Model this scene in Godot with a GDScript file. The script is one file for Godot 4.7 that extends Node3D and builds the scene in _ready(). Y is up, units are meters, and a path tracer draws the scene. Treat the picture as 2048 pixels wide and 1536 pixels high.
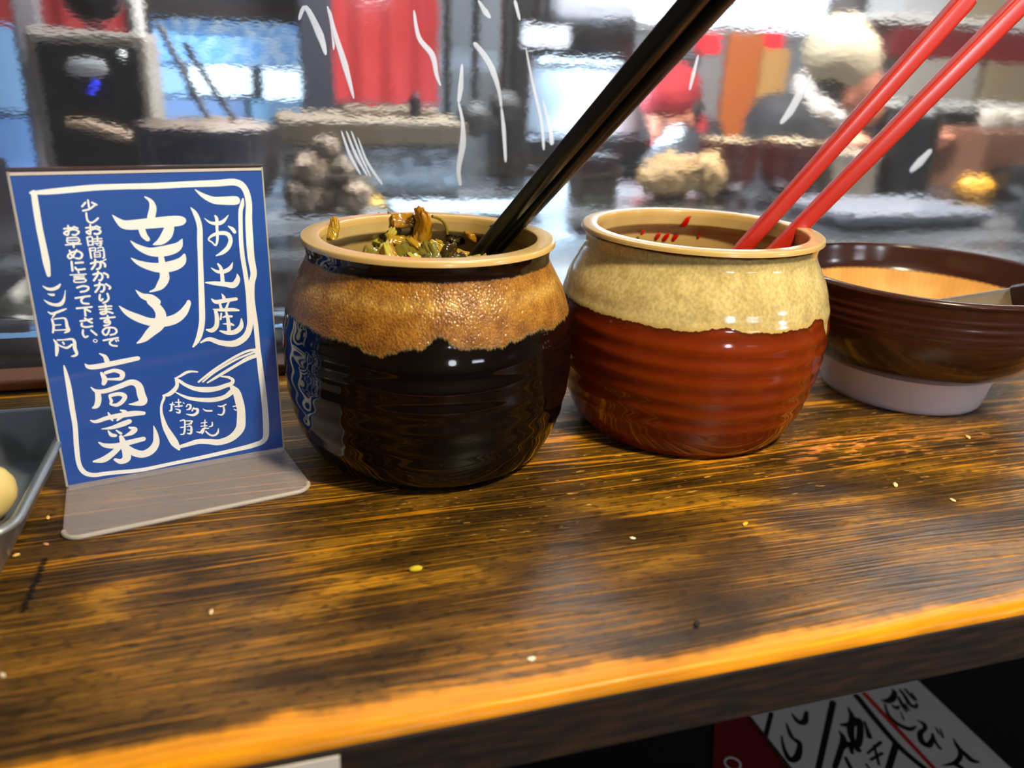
extends Node3D
# A ramen-shop counter: two glazed pickle jars, a blue price card, a grinding bowl and a tray on a worn wooden ledge, the kitchen behind a clear plastic screen.
# Units are metres. The ledge's top is TOP above the floor; x runs along the ledge, +z is the guests' side, -z the kitchen.
const TOP := 1.10
var mats := {}
var used_names := {}
var rng := RandomNumberGenerator.new()

func _ready() -> void:
	rng.seed = 7
	# ---------- camera, sky, exposure, room lights ----------
	var cam := Camera3D.new()
	cam.name = "camera"
	var att := CameraAttributesPhysical.new()
	att.frustum_focal_length = 24.80
	att.frustum_focus_distance = 0.335
	att.frustum_near = 0.01
	att.frustum_far = 40.0
	att.exposure_aperture = 7.4
	cam.attributes = att
	add_child(cam)
	cam.basis = Basis(Vector3(0.9582, 0.0385, 0.2836), Vector3(0.0704, 0.9288, -0.3639), Vector3(-0.2774, 0.3687, 0.8872)).orthonormalized()
	cam.position = at(0, 0.16, 0)
	cam.fov = 51.632
	cam.current = true
	var we := WorldEnvironment.new()
	we.name = "environment"
	var env := Environment.new()
	env.background_mode = Environment.BG_COLOR
	env.background_color = Color(0.02, 0.022, 0.026)
	env.tonemap_mode = Environment.TONE_MAPPER_LINEAR
	env.tonemap_exposure = 0.6
	env.sdfgi_enabled = true
	env.ssao_enabled = true
	env.ssil_enabled = true
	we.environment = env
	add_child(we)
	make_lights()
	make_materials()
	# ---------- setting, large things, small things ----------
	build_room()
	build_ledge()
	build_screen()
	build_jars()
	build_sign()
	build_bowl_and_spoon()
	build_tray()
	build_chopsticks()
	build_pickles()
	build_crumbs()
	build_under_ledge()
	build_kitchen()
	build_cooks()

func at(x: float, y: float, z: float) -> Vector3:
	return Vector3(x, y + TOP, z)

# ---------- lights: each fitting glows and carries a light of its size ----------
func make_lights() -> void:
	# warm pendant just above the frame, over the ledge
	pendant(at(0.24, 0.46, 0.0), Color(1.0, 0.92, 0.78), 0.80)
	# cool globe lamps over the guests' side, far enough back to be small in the glazes
	globe_lamp(at(0.32, 0.46, 2.3), 0.13, Color(0.93, 0.96, 1.0), 0.7, "round white globe lamp hanging nearest the middle of the guests' room")
	globe_lamp(at(2.2, 0.46, 1.35), 0.13, Color(0.93, 0.96, 1.0), 0.7, "round white globe lamp hanging towards the right wall")
	panel_light(at(1.25, 0.50, 2.2), Vector2(0.45, 0.12), Color(0.9, 0.93, 1.0), 0.8, 26.0, 1.0, "rectangular white lamp hung between the two globe lamps")
	# kitchen ceiling panels
	panel_light(at(0.6, 1.47, -1.78), Vector2(0.5, 0.3), Color(1.0, 0.98, 0.94), 30.0, 16.0, 0.0, "cool ceiling panel over the steel worktop, left one")
	panel_light(at(1.9, 1.47, -1.3), Vector2(1.2, 0.3), Color(1.0, 0.94, 0.87), 26.0, 9.0, 0.0, "long warm ceiling panel over the steel worktop, right one")

func pendant(p: Vector3, c: Color, e: float) -> void:
	var t := thing("pendant_lamp", "warm pendant lamp with black metal shade hanging above the wooden ledge", "lamp", p)
	var shade := PackedVector2Array([Vector2(0.02, 0.13), Vector2(0.03, 0.12), Vector2(0.075, 0.02), Vector2(0.08, 0.0), Vector2(0.077, 0.0), Vector2(0.072, 0.02), Vector2(0.027, 0.115), Vector2(0.001, 0.12)])
	part("lamp_shade", lathe(shade, 32), plain(Color(0.03, 0.03, 0.03), 0.5), t)
	part("cord", tube([Vector3(0, 0.12, 0), Vector3(0, 1.04, 0)], [0.004, 0.004], 8), plain(Color(0.02, 0.02, 0.02), 0.6), t)
	var bulb := SphereMesh.new()
	bulb.radius = 0.03
	bulb.height = 0.06
	var b := part("bulb", bulb, glow(c, 30.0), t)
	b.position = Vector3(0, 0.03, 0)
	var l := OmniLight3D.new()
	l.name = "pendant_light"
	l.light_color = c
	l.light_energy = e
	l.light_size = 0.03
	l.omni_range = 8.0
	l.omni_attenuation = 2.0
	l.shadow_enabled = true
	l.position = Vector3(0, 0.03, 0)
	t.add_child(l)

func globe_lamp(p: Vector3, r: float, c: Color, e: float, label: String) -> void:
	var t := thing("globe_lamp", label, "lamp", p)
	var ball := SphereMesh.new()
	ball.radius = r
	ball.height = r * 2.0
	part("globe", ball, glow(c, 38.0), t)
	part("collar", lathe(PackedVector2Array([Vector2(0, r * 0.94), Vector2(r * 0.4, r * 0.92), Vector2(r * 0.4, r * 1.2), Vector2(0, r * 1.25)]), 24), plain(Color(0.03, 0.03, 0.03), 0.5), t)
	part("cord", tube([Vector3(0, r, 0), Vector3(0, 1.04, 0)], [0.004, 0.004], 8), plain(Color(0.02, 0.02, 0.02), 0.6), t)
	var l := OmniLight3D.new()
	l.name = "globe_light"
	l.light_color = c
	l.light_energy = e
	l.light_size = r
	l.omni_range = 9.0
	l.omni_attenuation = 2.0
	l.shadow_enabled = true
	t.add_child(l)

func panel_light(p: Vector3, s: Vector2, c: Color, e: float, g: float, drop: float, label: String) -> void:
	var t := thing("panel_lamp", label, "ceiling light", p)
	if drop > 0.0:
		for sx in [-0.4, 0.4]:
			part("cord", tube([Vector3(s.x * sx, 0.03, 0), Vector3(s.x * sx, drop, 0)], [0.003, 0.003], 8), plain(Color(0.02, 0.02, 0.02), 0.6), t)
	part("frame", rounded_box(Vector3(s.x + 0.05, 0.03, s.y + 0.05), 0.004), plain(Color(0.8, 0.8, 0.8), 0.5), t).position = Vector3(0, 0.016, 0)
	part("diffuser", rounded_box(Vector3(s.x, 0.10 if drop > 0.0 else 0.012, s.y), 0.003), glow(c, g), t).position = Vector3(0, -0.045 if drop > 0.0 else 0.0, 0)
	var l := AreaLight3D.new()
	l.name = "panel_area_light"
	l.area_size = s
	l.light_color = c
	l.light_energy = e
	l.area_range = 9.0
	l.area_attenuation = 2.0
	l.shadow_enabled = true
	l.rotation_degrees = Vector3(-90, 0, 0)
	l.position = Vector3(0, -0.10 if drop > 0.0 else -0.03, 0)
	t.add_child(l)

# ---------- helpers ----------
func numbered(n: String) -> String:
	if not used_names.has(n):
		used_names[n] = 0
		return n
	used_names[n] += 1
	return "%s_%03d" % [n, used_names[n]]

func thing(n: String, label: String, category: String, pos := Vector3.ZERO, group := "") -> Node3D:
	var t := Node3D.new()
	t.name = numbered(n)
	add_child(t, true)
	t.position = pos
	tag(t, label, category, group)
	return t

func tag(o: Node, label: String, category: String, group := "") -> void:
	o.set_meta("label", label)
	o.set_meta("category", category)
	if group != "":
		o.set_meta("group", group)

func part(n: String, m: Mesh, mat: Material, parent: Node) -> MeshInstance3D:
	var o := MeshInstance3D.new()
	o.name = n
	o.mesh = m
	o.material_override = mat
	parent.add_child(o, true)
	return o

func lone(n: String, m: Mesh, mat: Material, label: String, category: String, pos := Vector3.ZERO, group := "") -> MeshInstance3D:
	var o := MeshInstance3D.new()
	o.name = numbered(n)
	o.mesh = m
	o.material_override = mat
	add_child(o, true)
	o.position = pos
	tag(o, label, category, group)
	return o

func struct(n: String, m: Mesh, mat: Material, pos: Vector3, label := "", category := "") -> MeshInstance3D:
	var o := MeshInstance3D.new()
	o.name = n
	o.mesh = m
	o.material_override = mat
	add_child(o, true)
	o.position = pos
	o.set_meta("kind", "structure")
	if label != "":
		tag(o, label, category)
	return o

func plain(c: Color, rough: float, metal := 0.0) -> StandardMaterial3D:
	var m := StandardMaterial3D.new()
	m.albedo_color = c
	m.roughness = rough
	m.metallic = metal
	return m

func glow(c: Color, e: float) -> StandardMaterial3D:
	var m := plain(c, 0.6)
	m.emission_enabled = true
	m.emission = c
	m.emission_energy_multiplier = e
	return m

func noise(seed_: int, f: float, oct := 3) -> FastNoiseLite:
	var n := FastNoiseLite.new()
	n.seed = seed_
	n.frequency = f
	n.noise_type = FastNoiseLite.TYPE_SIMPLEX_SMOOTH
	n.fractal_octaves = oct
	return n

func noise_tex(seed_: int, f: float, size := 256, normal := false, strength := 4.0, oct := 4) -> ImageTexture:
	var im := noise(seed_, f, oct).get_seamless_image(size, size)
	if normal:
		im.convert(Image.FORMAT_RGBA8)
		im.bump_map_to_normal_map(strength)
	return ImageTexture.create_from_image(im)

# surface of revolution about y; u runs round with 0.5 towards +z, v runs along the profile (0 at its first point)
func lathe(p: PackedVector2Array, seg: int, wob: Variant = null) -> ArrayMesh:
	var n := p.size()
	var run := PackedFloat32Array([0.0])
	for i in range(1, n):
		run.append(run[i - 1] + p[i].distance_to(p[i - 1]))
	var vs := PackedVector3Array()
	var ns := PackedVector3Array()
	var uv := PackedVector2Array()
	var ix := PackedInt32Array()
	for i in n:
		var t: Vector2 = (p[mini(i + 1, n - 1)] - p[maxi(i - 1, 0)]).normalized()
		for s in seg + 1:
			var a := -PI + TAU * s / seg
			var r := p[i].x
			if wob != null:
				r += wob.call(a, p[i].y)
			vs.append(Vector3(r * sin(a), p[i].y, r * cos(a)))
			ns.append(Vector3(t.y * sin(a), -t.x, t.y * cos(a)))
			uv.append(Vector2(float(s) / seg, run[i] / run[n - 1]))
	for i in n - 1:
		for s in seg:
			var a := i * (seg + 1) + s
			var b := a + seg + 1
			ix.append_array([a, b, a + 1, a + 1, b, b + 1])
	return made(vs, ns, uv, ix)

func made(vs: PackedVector3Array, ns: PackedVector3Array, uv: PackedVector2Array, ix: PackedInt32Array) -> ArrayMesh:
	var arr := []
	arr.resize(Mesh.ARRAY_MAX)
	arr[Mesh.ARRAY_VERTEX] = vs
	arr[Mesh.ARRAY_NORMAL] = ns
	if uv.size() == vs.size():
		arr[Mesh.ARRAY_TEX_UV] = uv
	arr[Mesh.ARRAY_INDEX] = ix
	var m := ArrayMesh.new()
	m.add_surface_from_arrays(Mesh.PRIMITIVE_TRIANGLES, arr)
	return m

# box with rounded edges, centred; every face carries its own uv 0..1
func rounded_box(s: Vector3, r: float, steps := 2) -> ArrayMesh:
	var h := s / 2.0
	r = minf(r, minf(h.x, minf(h.y, h.z)) * 0.98)
	var inner := h - Vector3(r, r, r)
	var vs := PackedVector3Array()
	var ns := PackedVector3Array()
	var uv := PackedVector2Array()
	var ix := PackedInt32Array()
	var faces := [[Vector3.RIGHT, Vector3.BACK * -1.0, Vector3.UP], [Vector3.LEFT, Vector3.BACK, Vector3.UP], [Vector3.UP, Vector3.RIGHT, Vector3.FORWARD], [Vector3.DOWN, Vector3.RIGHT, Vector3.BACK], [Vector3.BACK, Vector3.RIGHT, Vector3.UP], [Vector3.FORWARD, Vector3.LEFT, Vector3.UP]]
	for f in faces:
		var n: Vector3 = f[0]
		var a: Vector3 = f[1]
		var b: Vector3 = f[2]
		var la: float = absf(a.dot(h))
		var lb: float = absf(b.dot(h))
		var ca := edge_steps(la, r, steps)
		var cb := edge_steps(lb, r, steps)
		var base := vs.size()
		for j in cb.size():
			for i in ca.size():
				var q: Vector3 = n * absf(n.dot(h)) + a * ca[i] + b * cb[j]
				var core := q.clamp(-inner, inner)
				var d := (q - core).normalized()
				vs.append(core + d * r)
				ns.append(d)
				uv.append(Vector2((ca[i] / la + 1.0) / 2.0, (1.0 - cb[j] / lb) / 2.0))
		for j in cb.size() - 1:
			for i in ca.size() - 1:
				var k := base + j * ca.size() + i
				var k2 := k + ca.size()
				ix.append_array([k, k2, k + 1, k + 1, k2, k2 + 1])
	return made(vs, ns, uv, ix)

func edge_steps(l: float, r: float, steps: int) -> PackedFloat32Array:
	var o := PackedFloat32Array()
	for i in steps + 1:
		o.append(-l + r * i / steps)
	for i in steps + 1:
		o.append(l - r + r * i / steps)
	return o

# a tube swept along points with a radius at each; squash flattens it along the second axis
func tube(pts: Array, radii: Array, seg := 12, squash := 1.0, side := Vector3.ZERO, power := 2.0) -> ArrayMesh:
	var vs := PackedVector3Array()
	var ns := PackedVector3Array()
	var uv := PackedVector2Array()
	var ix := PackedInt32Array()
	var n := pts.size()
	var ref := side
	if ref == Vector3.ZERO:
		ref = Vector3.UP if absf((pts[n - 1] - pts[0]).normalized().y) < 0.9 else Vector3.RIGHT
	for i in n:
		var t: Vector3 = (pts[mini(i + 1, n - 1)] - pts[maxi(i - 1, 0)]).normalized()
		var x := ref.cross(t).normalized()
		var y := t.cross(x).normalized()
		for s in seg + 1:
			var a := TAU * s / seg
			var cx := signf(cos(a)) * pow(absf(cos(a)), 2.0 / power)
			var cy := signf(sin(a)) * pow(absf(sin(a)), 2.0 / power)
			var nx := signf(cos(a)) * pow(absf(cos(a)), 2.0 - 2.0 / power)
			var ny := signf(sin(a)) * pow(absf(sin(a)), 2.0 - 2.0 / power)
			vs.append(pts[i] + (x * cx + y * cy * squash) * radii[i])
			ns.append((x * nx + y * ny / squash).normalized())
			uv.append(Vector2(float(s) / seg, float(i) / (n - 1)))
	for i in n - 1:
		for s in seg:
			var a := i * (seg + 1) + s
			var b := a + seg + 1
			ix.append_array([a, b, a + 1, a + 1, b, b + 1])
	for e in [0, n - 1]:
		var c := vs.size()
		var t: Vector3 = (pts[1] - pts[0]).normalized() * -1.0 if e == 0 else (pts[n - 1] - pts[n - 2]).normalized()
		vs.append(pts[e])
		ns.append(t)
		uv.append(Vector2(0.5, 0.5))
		for s in seg + 1:
			vs.append(vs[e * (seg + 1) + s])
			ns.append(t)
			uv.append(Vector2(0.5, 0.5))
		for s in seg:
			if e == 0:
				ix.append_array([c, c + 1 + s, c + 2 + s])
			else:
				ix.append_array([c, c + 2 + s, c + 1 + s])
	return made(vs, ns, uv, ix)

# flat polygon (x, z) with thickness, its top at y = 0; front faces up
func plate(poly: PackedVector2Array, thick: float) -> ArrayMesh:
	var st := SurfaceTool.new()
	st.begin(Mesh.PRIMITIVE_TRIANGLES)
	var tri := Geometry2D.triangulate_polygon(poly)
	for lev in 2:
		for k in range(0, tri.size(), 3):
			var a := poly[tri[k]]
			var b := poly[tri[k + 1]]
			var c := poly[tri[k + 2]]
			var cw := (b - a).cross(c - a) > 0.0
			var order := [a, b, c] if cw == (lev == 0) else [a, c, b]
			for q in order:
				st.set_normal(Vector3.UP if lev == 0 else Vector3.DOWN)
				st.set_uv(q)
				st.add_vertex(Vector3(q.x, -thick * lev, q.y))
	var n := poly.size()
	var area := 0.0
	for i in n:
		area += poly[i].cross(poly[(i + 1) % n])
	for i in n:
		var a := poly[i]
		var b := poly[(i + 1) % n]
		var nn := Vector3(b.y - a.y, 0, a.x - b.x).normalized() * signf(area)
		var quad := [Vector3(a.x, 0, a.y), Vector3(b.x, 0, b.y), Vector3(b.x, -thick, b.y), Vector3(a.x, 0, a.y), Vector3(b.x, -thick, b.y), Vector3(a.x, -thick, a.y)]
		if area > 0.0:
			quad = [quad[0], quad[2], quad[1], quad[3], quad[5], quad[4]]
		for q in quad:
			st.set_normal(nn)
			st.set_uv(Vector2(q.x, q.z))
			st.add_vertex(q)
	return st.commit()

# lumpy ball: a sphere pushed in and out by noise
func lump(r: Vector3, seed_: int, amount: float, freq: float, rings := 14) -> ArrayMesh:
	var nz := noise(seed_, freq, 3)
	var seg := rings * 2
	var vs := PackedVector3Array()
	for i in rings + 1:
		var b := -PI / 2 + PI * i / rings
		for s in seg + 1:
			var a := TAU * (s % seg) / seg
			var d := Vector3(cos(b) * sin(a), sin(b), cos(b) * cos(a))
			vs.append(d * r * (1.0 + amount * nz.get_noise_3dv(d)))
	var st := SurfaceTool.new()
	st.begin(Mesh.PRIMITIVE_TRIANGLES)
	for v in vs:
		st.set_uv(Vector2(v.x, v.y))
		st.add_vertex(v)
	for i in rings:
		for s in seg:
			var a := i * (seg + 1) + s
			var b := a + seg + 1
			for q in [a, b, a + 1, a + 1, b, b + 1]:
				st.add_index(q)
	st.generate_normals()
	return st.commit()

# ---------- strokes drawn into pictures: "x,y,width x,y,width; ..." ----------
func draw_strokes(im: Image, text: String, scale_: float, c: Color) -> void:
	for stroke in text.split(";"):
		var pts: Array[Vector3] = []
		for item in stroke.strip_edges().split(" ", false):
			var q := item.split(",")
			pts.append(Vector3(float(q[0]), float(q[1]), float(q[2])) * scale_)
		if pts.size() < 2:
			continue
		# a smooth line through the points
		var line: Array[Vector3] = []
		for i in pts.size() - 1:
			var p0: Vector3 = pts[maxi(i - 1, 0)]
			var p3: Vector3 = pts[mini(i + 2, pts.size() - 1)]
			for k in 6:
				line.append(pts[i].cubic_interpolate(pts[i + 1], p0, p3, k / 6.0))
		line.append(pts[pts.size() - 1])
		for i in line.size() - 1:
			capsule(im, line[i], line[i + 1], c)

func capsule(im: Image, a: Vector3, b: Vector3, c: Color) -> void:
	var ra := maxf(a.z, 1.0) / 2.0
	var rb := maxf(b.z, 1.0) / 2.0
	var m := maxf(ra, rb) + 1.5
	var x0 := maxi(0, int(minf(a.x, b.x) - m))
	var x1 := mini(im.get_width() - 1, int(maxf(a.x, b.x) + m))
	var y0 := maxi(0, int(minf(a.y, b.y) - m))
	var y1 := mini(im.get_height() - 1, int(maxf(a.y, b.y) + m))
	var pa := Vector2(a.x, a.y)
	var ab := Vector2(b.x, b.y) - pa
	var l2 := maxf(ab.length_squared(), 1e-6)
	for y in range(y0, y1 + 1):
		for x in range(x0, x1 + 1):
			var p := Vector2(x, y) - pa
			var t := clampf(p.dot(ab) / l2, 0.0, 1.0)
			var k := lerpf(ra, rb, t) - (p - ab * t).length() + 0.5
			if k >= 1.0:
				im.set_pixel(x, y, c)
			elif k > 0.0:
				im.set_pixel(x, y, im.get_pixel(x, y).lerp(c, k))
var glint_streaks := "389,1266,3 428,1145,7 482,1042,4; 414,1266,3 459,1145,7 517,1037,4; 440,1266,3 485,1141,6 535,1032,3; 473,1234,2 519,1107,6 596,990,6; 356,1835,4 371,1746,10 419,1586,14 459,1425,4; 345,1853,4 363,1768,8 367,1654,4; 774,1858,5 799,1732,10 869,1651,13 893,1555,9 915,1502,3; 1029,1614,5 1023,1498,13 1013,1422,7; 1013,1422,5 1037,1321,8 1039,1204,16 1018,1071,11 1031,984,7; 1090,1721,9 1145,1663,13 1194,1591,15 1233,1492,9 1251,1403,6; 1251,1403,5 1269,1286,10 1287,1113,6; 1109,1923,4 1151,1867,13 1178,1843,4; 1305,1935,9 1337,1841,6; 1376,1709,3 1418,1548,7 1481,1343,9 1507,1182,6; 1484,1448,5 1537,1291,12 1553,1210,10; 3198,1636,8 3140,1521,25 3090,1420,23 3036,1352,8; 4211,1212,13 4141,1132,26 4078,1068,13; 205,1783,6 241,1840,10 302,1720,16 327,1629,6; 2402,1715,5 2385,1608,10 2373,1526,5"
var sign_print := {
	"border_top": "63,81,12 123,79,22 211,73,25 300,67,25 422,66,24 547,67,26 676,64,27 795,63,29 877,61,30 916,87,28 931,151,28 924,237,31 921,324,33 920,413,32 926,489,30 913,541,28 910,626,21 915,744,23 916,865,23; 74,81,22 72,149,24 71,227,24 73,306,25 74,373,26 74,428,15",
	"border_low": "916,865,23 919,974,27 925,1144,29 922,1301,31 908,1369,28 851,1389,27 757,1397,23 605,1406,21 458,1411,19 315,1416,20 179,1403,21 112,1399,22 75,1377,22 59,1328,20 62,1239,21 71,1137,21 72,1043,22 74,943,21 72,874,14 70,840,5",
	"bitter": "492,113,6 513,132,17 518,162,29 506,202,32; 353,185,3 377,215,26 404,231,40 488,229,46 574,225,48 618,224,45 634,223,32; 461,246,28 467,278,27 480,298,20; 576,253,40 561,284,45 534,311,31 502,323,7; 411,302,4 437,330,22 481,354,36 529,357,47 578,349,46 606,335,32 623,307,5; 403,378,4 432,402,22 477,422,36 524,431,46 578,424,48 611,407,37 625,379,11; 526,381,23 528,429,32 530,477,41 511,510,37 488,529,17 461,537,6",
	"child": "404,525,4 427,553,23 460,568,37 484,588,33; 458,583,32 483,615,37 494,651,45 480,695,52 440,730,42 410,757,28 379,773,7; 327,591,4 353,623,23 392,652,35 442,678,37 494,686,45 549,678,45 589,652,38 616,614,24 620,600,17",
	"label_frame": "702,88,4 734,116,20 777,138,31 823,142,37 859,143,40 874,143,38; 676,168,5 693,198,20 704,251,23 699,320,25 693,396,23 685,505,25 677,617,27 669,703,27 652,765,26 636,798,20 617,822,8; 653,805,7 692,793,20 738,816,25 786,829,30 824,825,34 865,797,32 887,746,29 891,687,27 892,582,23 888,496,21 882,411,21 881,333,20 886,246,19 891,192,19 901,161,18 906,137,8",
	"honorific": "729,218,3 752,238,11 782,244,18 809,236,16 835,208,3; 776,208,7 782,224,14 779,266,13 776,315,12 766,344,8 751,329,7 737,315,7 757,297,13 793,289,18 824,296,19 834,324,19 821,356,20 795,379,18 763,393,5; 830,259,5 847,273,16 856,288,15",
	"earth": "736,449,4 761,468,14 792,470,19 820,456,18 834,429,3; 767,432,8 778,452,15 781,486,17 780,526,19; 704,516,6 745,523,19 791,532,23 828,539,29 849,515,24 850,487,4",
	"produce": "771,577,4 778,594,14 779,611,14; 722,596,4 741,613,19 784,611,20 834,608,16; 757,620,11 762,647,13; 799,619,9 783,652,13; 725,648,5 759,655,15 812,659,17 841,665,9; 735,655,15 738,693,20 731,733,22 709,751,22 685,745,7; 760,672,8 754,701,9; 766,692,8 782,689,11 805,692,12; 782,663,9 788,711,17 787,769,18; 763,725,4 795,729,13 811,737,8; 746,758,7 780,772,20 818,770,25 845,747,23 850,709,6",
	"three": "44,472,3 61,487,12 81,490,14 99,483,14 111,471,6; 58,509,3 70,514,10 79,515,11; 40,534,3 56,550,11 77,560,13 98,559,17 113,543,12 122,517,5 126,500,3",
	"hundred": "46,587,3 59,598,10 82,593,11 104,586,10 118,582,5; 73,598,8 60,615,6; 56,622,8 58,652,10 51,683,8; 65,623,7 83,622,7 103,623,8 109,634,10 109,661,13 111,680,14 96,689,7; 62,650,6 86,651,5; 57,673,7 80,675,6 103,676,7",
	"yen": "48,714,4 56,733,12 54,764,15 48,789,9; 63,719,7 88,721,7 119,722,11 127,737,13 124,764,15 128,792,12 115,801,10 104,800,3; 82,731,7 85,740,8; 62,740,7 78,753,8 95,759,11 115,747,10",
	"little": "268,119,8 268,148,8; 257,128,8 242,144,8; 282,129,8 298,139,8; 290,141,8 268,156,8 243,162,8",
	"shi": "254,172,8 253,192,8 256,207,8 268,214,8 283,207,8 296,196,8",
	"o_right": "244,235,8 279,233,8; 262,223,8 259,250,8 256,263,8 247,258,8 244,252,8 259,246,8 280,240,8 295,248,9 296,257,9 285,264,9 273,262,9; 284,229,8 297,237,9",
	"hour": "242,276,7 242,311,7; 242,276,7 261,276,7 260,310,7; 244,293,6 260,293,6; 243,310,6 260,309,6; 268,284,6 298,284,6; 265,295,6 299,295,6; 282,274,7 281,295,7; 268,304,5 297,304,5; 291,295,7 291,313,7 284,315,6; 275,307,5 278,311,5",
	"interval": "245,324,8 246,367,8; 245,324,6 266,323,6 266,337,6; 246,334,5 265,334,5; 276,325,6 297,325,6 297,364,8 291,369,6; 276,336,5 295,336,5; 261,343,6 260,364,6; 261,343,5 282,344,5 281,364,6; 262,354,4 281,354,4; 261,363,5 280,363,5",
	"ga": "241,390,9 264,385,9 277,388,9 278,400,9 272,413,9 261,417,9; 260,375,9 256,396,9 241,415,9; 283,384,9 295,397,9 294,408,9; 291,381,6 302,376,6",
	"o_left": "161,234,8 195,232,8; 178,222,8 176,247,8 171,261,8 161,257,8 160,250,8 176,243,8 196,239,8 213,247,8 212,255,8 200,263,8 189,261,8; 199,228,8 212,235,8",
	"early": "167,274,7 206,275,6 207,295,7 167,294,6 167,274,7; 167,284,5 205,285,5; 157,303,7 215,302,7; 186,295,8 186,315,8",
	"me": "168,328,8 172,348,8 180,358,9; 195,327,8 177,353,8 164,362,8 158,351,8 173,337,8 198,333,8 212,344,9 210,358,9 201,365,9 188,363,9",
	"ni": "168,377,9 166,416,9; 183,383,9 211,383,9; 179,403,9 186,413,9 214,412,9",
	"ka": "244,439,9 267,435,9 277,442,9 277,456,9 269,467,9 263,466,9; 264,428,9 258,445,9 242,466,9; 286,436,9 299,446,9 299,457,9",
	"ka_next": "243,489,9 266,487,9 278,491,9 278,506,9 270,518,9 263,518,9; 263,478,9 258,497,9 241,518,9; 287,486,9 302,501,9 298,509,9",
	"ri": "257,532,9 253,551,9 259,559,9 265,552,9; 287,530,9 289,550,9 281,563,9 265,570,9",
	"ma": "246,586,8 296,588,8; 247,599,8 293,601,8; 272,579,9 272,608,9 269,619,9 254,621,9 248,614,9 262,610,9 280,613,9 296,621,9",
	"su": "245,640,9 302,640,9; 274,631,9 275,652,9 269,662,9 259,659,9 260,652,9 271,650,9 280,660,9 274,672,9 255,675,9",
	"no": "274,687,9 268,706,9 257,719,9 247,713,9 245,700,9 257,688,9 275,686,9 295,692,9 301,707,9 292,718,9 274,721,9",
	"de": "243,743,9 302,738,9; 282,742,9 266,755,9 272,770,9 293,776,9; 291,747,6 294,755,6; 300,746,6 303,753,6",
	"say": "187,420,7 189,427,7; 155,434,6 216,435,6; 168,442,6 207,442,6; 168,448,6 207,450,6; 167,455,6 207,457,7 206,468,7 168,467,6 167,455,6",
	"tsu": "173,492,9 196,487,9 214,492,9 215,502,9 203,510,9 184,512,9",
	"te": "160,538,9 191,535,9 216,534,9; 193,536,9 181,548,9 185,563,9 207,568,9",
	"down": "158,584,9 217,584,9; 189,587,9 187,621,9; 195,593,9 208,604,9",
	"sa": "164,643,9 188,642,9 210,638,9; 183,632,9 196,647,9 208,656,9; 168,654,9 167,667,9 184,673,9 207,672,9",
	"i": "168,686,9 165,703,9 171,719,9 182,716,9; 200,691,9 218,714,9",
	"stop": "202,738,4 209,734,4 217,741,4 211,748,4 203,744,4 202,738,4",
	"tall": "218,803,5 237,819,16 243,842,22; 153,843,3 167,860,20 204,863,25 262,858,25 320,852,24 371,847,21; 213,897,12 222,928,23 215,949,18; 230,898,16 268,892,18 297,910,22 290,934,19 263,934,12 236,930,10; 161,958,4 180,980,16 217,986,22 277,973,25 329,960,28 358,981,32 364,1028,36 367,1064,36 335,1070,19 306,1067,4; 185,985,23 183,1022,26 172,1052,23 154,1060,7; 229,1013,8 235,1039,14 228,1052,8; 235,1011,17 272,1009,19 293,1024,21 282,1047,20 257,1062,18 233,1057,11",
	"greens": "137,1120,6 159,1130,17 207,1120,21 265,1117,26 321,1117,27 362,1123,19; 214,1094,6 222,1121,15 227,1138,6; 267,1091,7 284,1108,21 247,1139,10; 176,1171,4 219,1172,17 267,1162,26 296,1154,23; 202,1185,6 212,1208,17 229,1215,15; 236,1189,7 253,1209,13; 292,1185,9 314,1199,24 296,1215,22 263,1225,5; 155,1236,6 180,1257,21 226,1268,28 286,1261,27 345,1255,23; 251,1225,17 258,1265,30 263,1315,35 259,1343,37 234,1353,26 212,1338,15; 245,1272,22 201,1307,28 162,1328,30 121,1329,10; 268,1281,22 295,1316,35 333,1334,37 372,1322,38 398,1287,31 402,1239,20 398,1197,4",
	"drawn_chopsticks": "623,1003,10 679,965,13 729,935,12 799,900,13 862,877,13 907,874,13; 642,1006,8 692,970,10 745,941,11 815,910,11 903,884,11; 663,1013,8 707,991,14 759,965,16 812,939,16 862,916,21 901,906,21; 900,876,11 908,907,11",
	"drawn_jar": "522,969,7 546,960,12 573,947,14 596,945,10 623,951,8; 519,967,5 537,984,14 563,1010,16 603,1035,22 651,1048,28 701,1051,25 745,1042,23 773,1035,21 782,1018,16 763,1000,13 730,991,7; 525,975,14 525,1004,17 509,1028,21 482,1046,20 458,1047,7; 513,1038,5 544,1063,12 581,1084,17 645,1102,23 695,1107,24 740,1099,24 773,1077,29; 458,1047,7 460,1061,12 446,1092,11 440,1128,12 442,1166,17 449,1213,25 464,1258,32 481,1304,35 497,1342,11; 502,1328,18 539,1323,22 590,1317,27 640,1327,29 683,1339,33 732,1333,37 769,1312,41 795,1280,45 803,1238,43 807,1180,40 802,1132,40 793,1084,36 775,1055,22",
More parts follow.
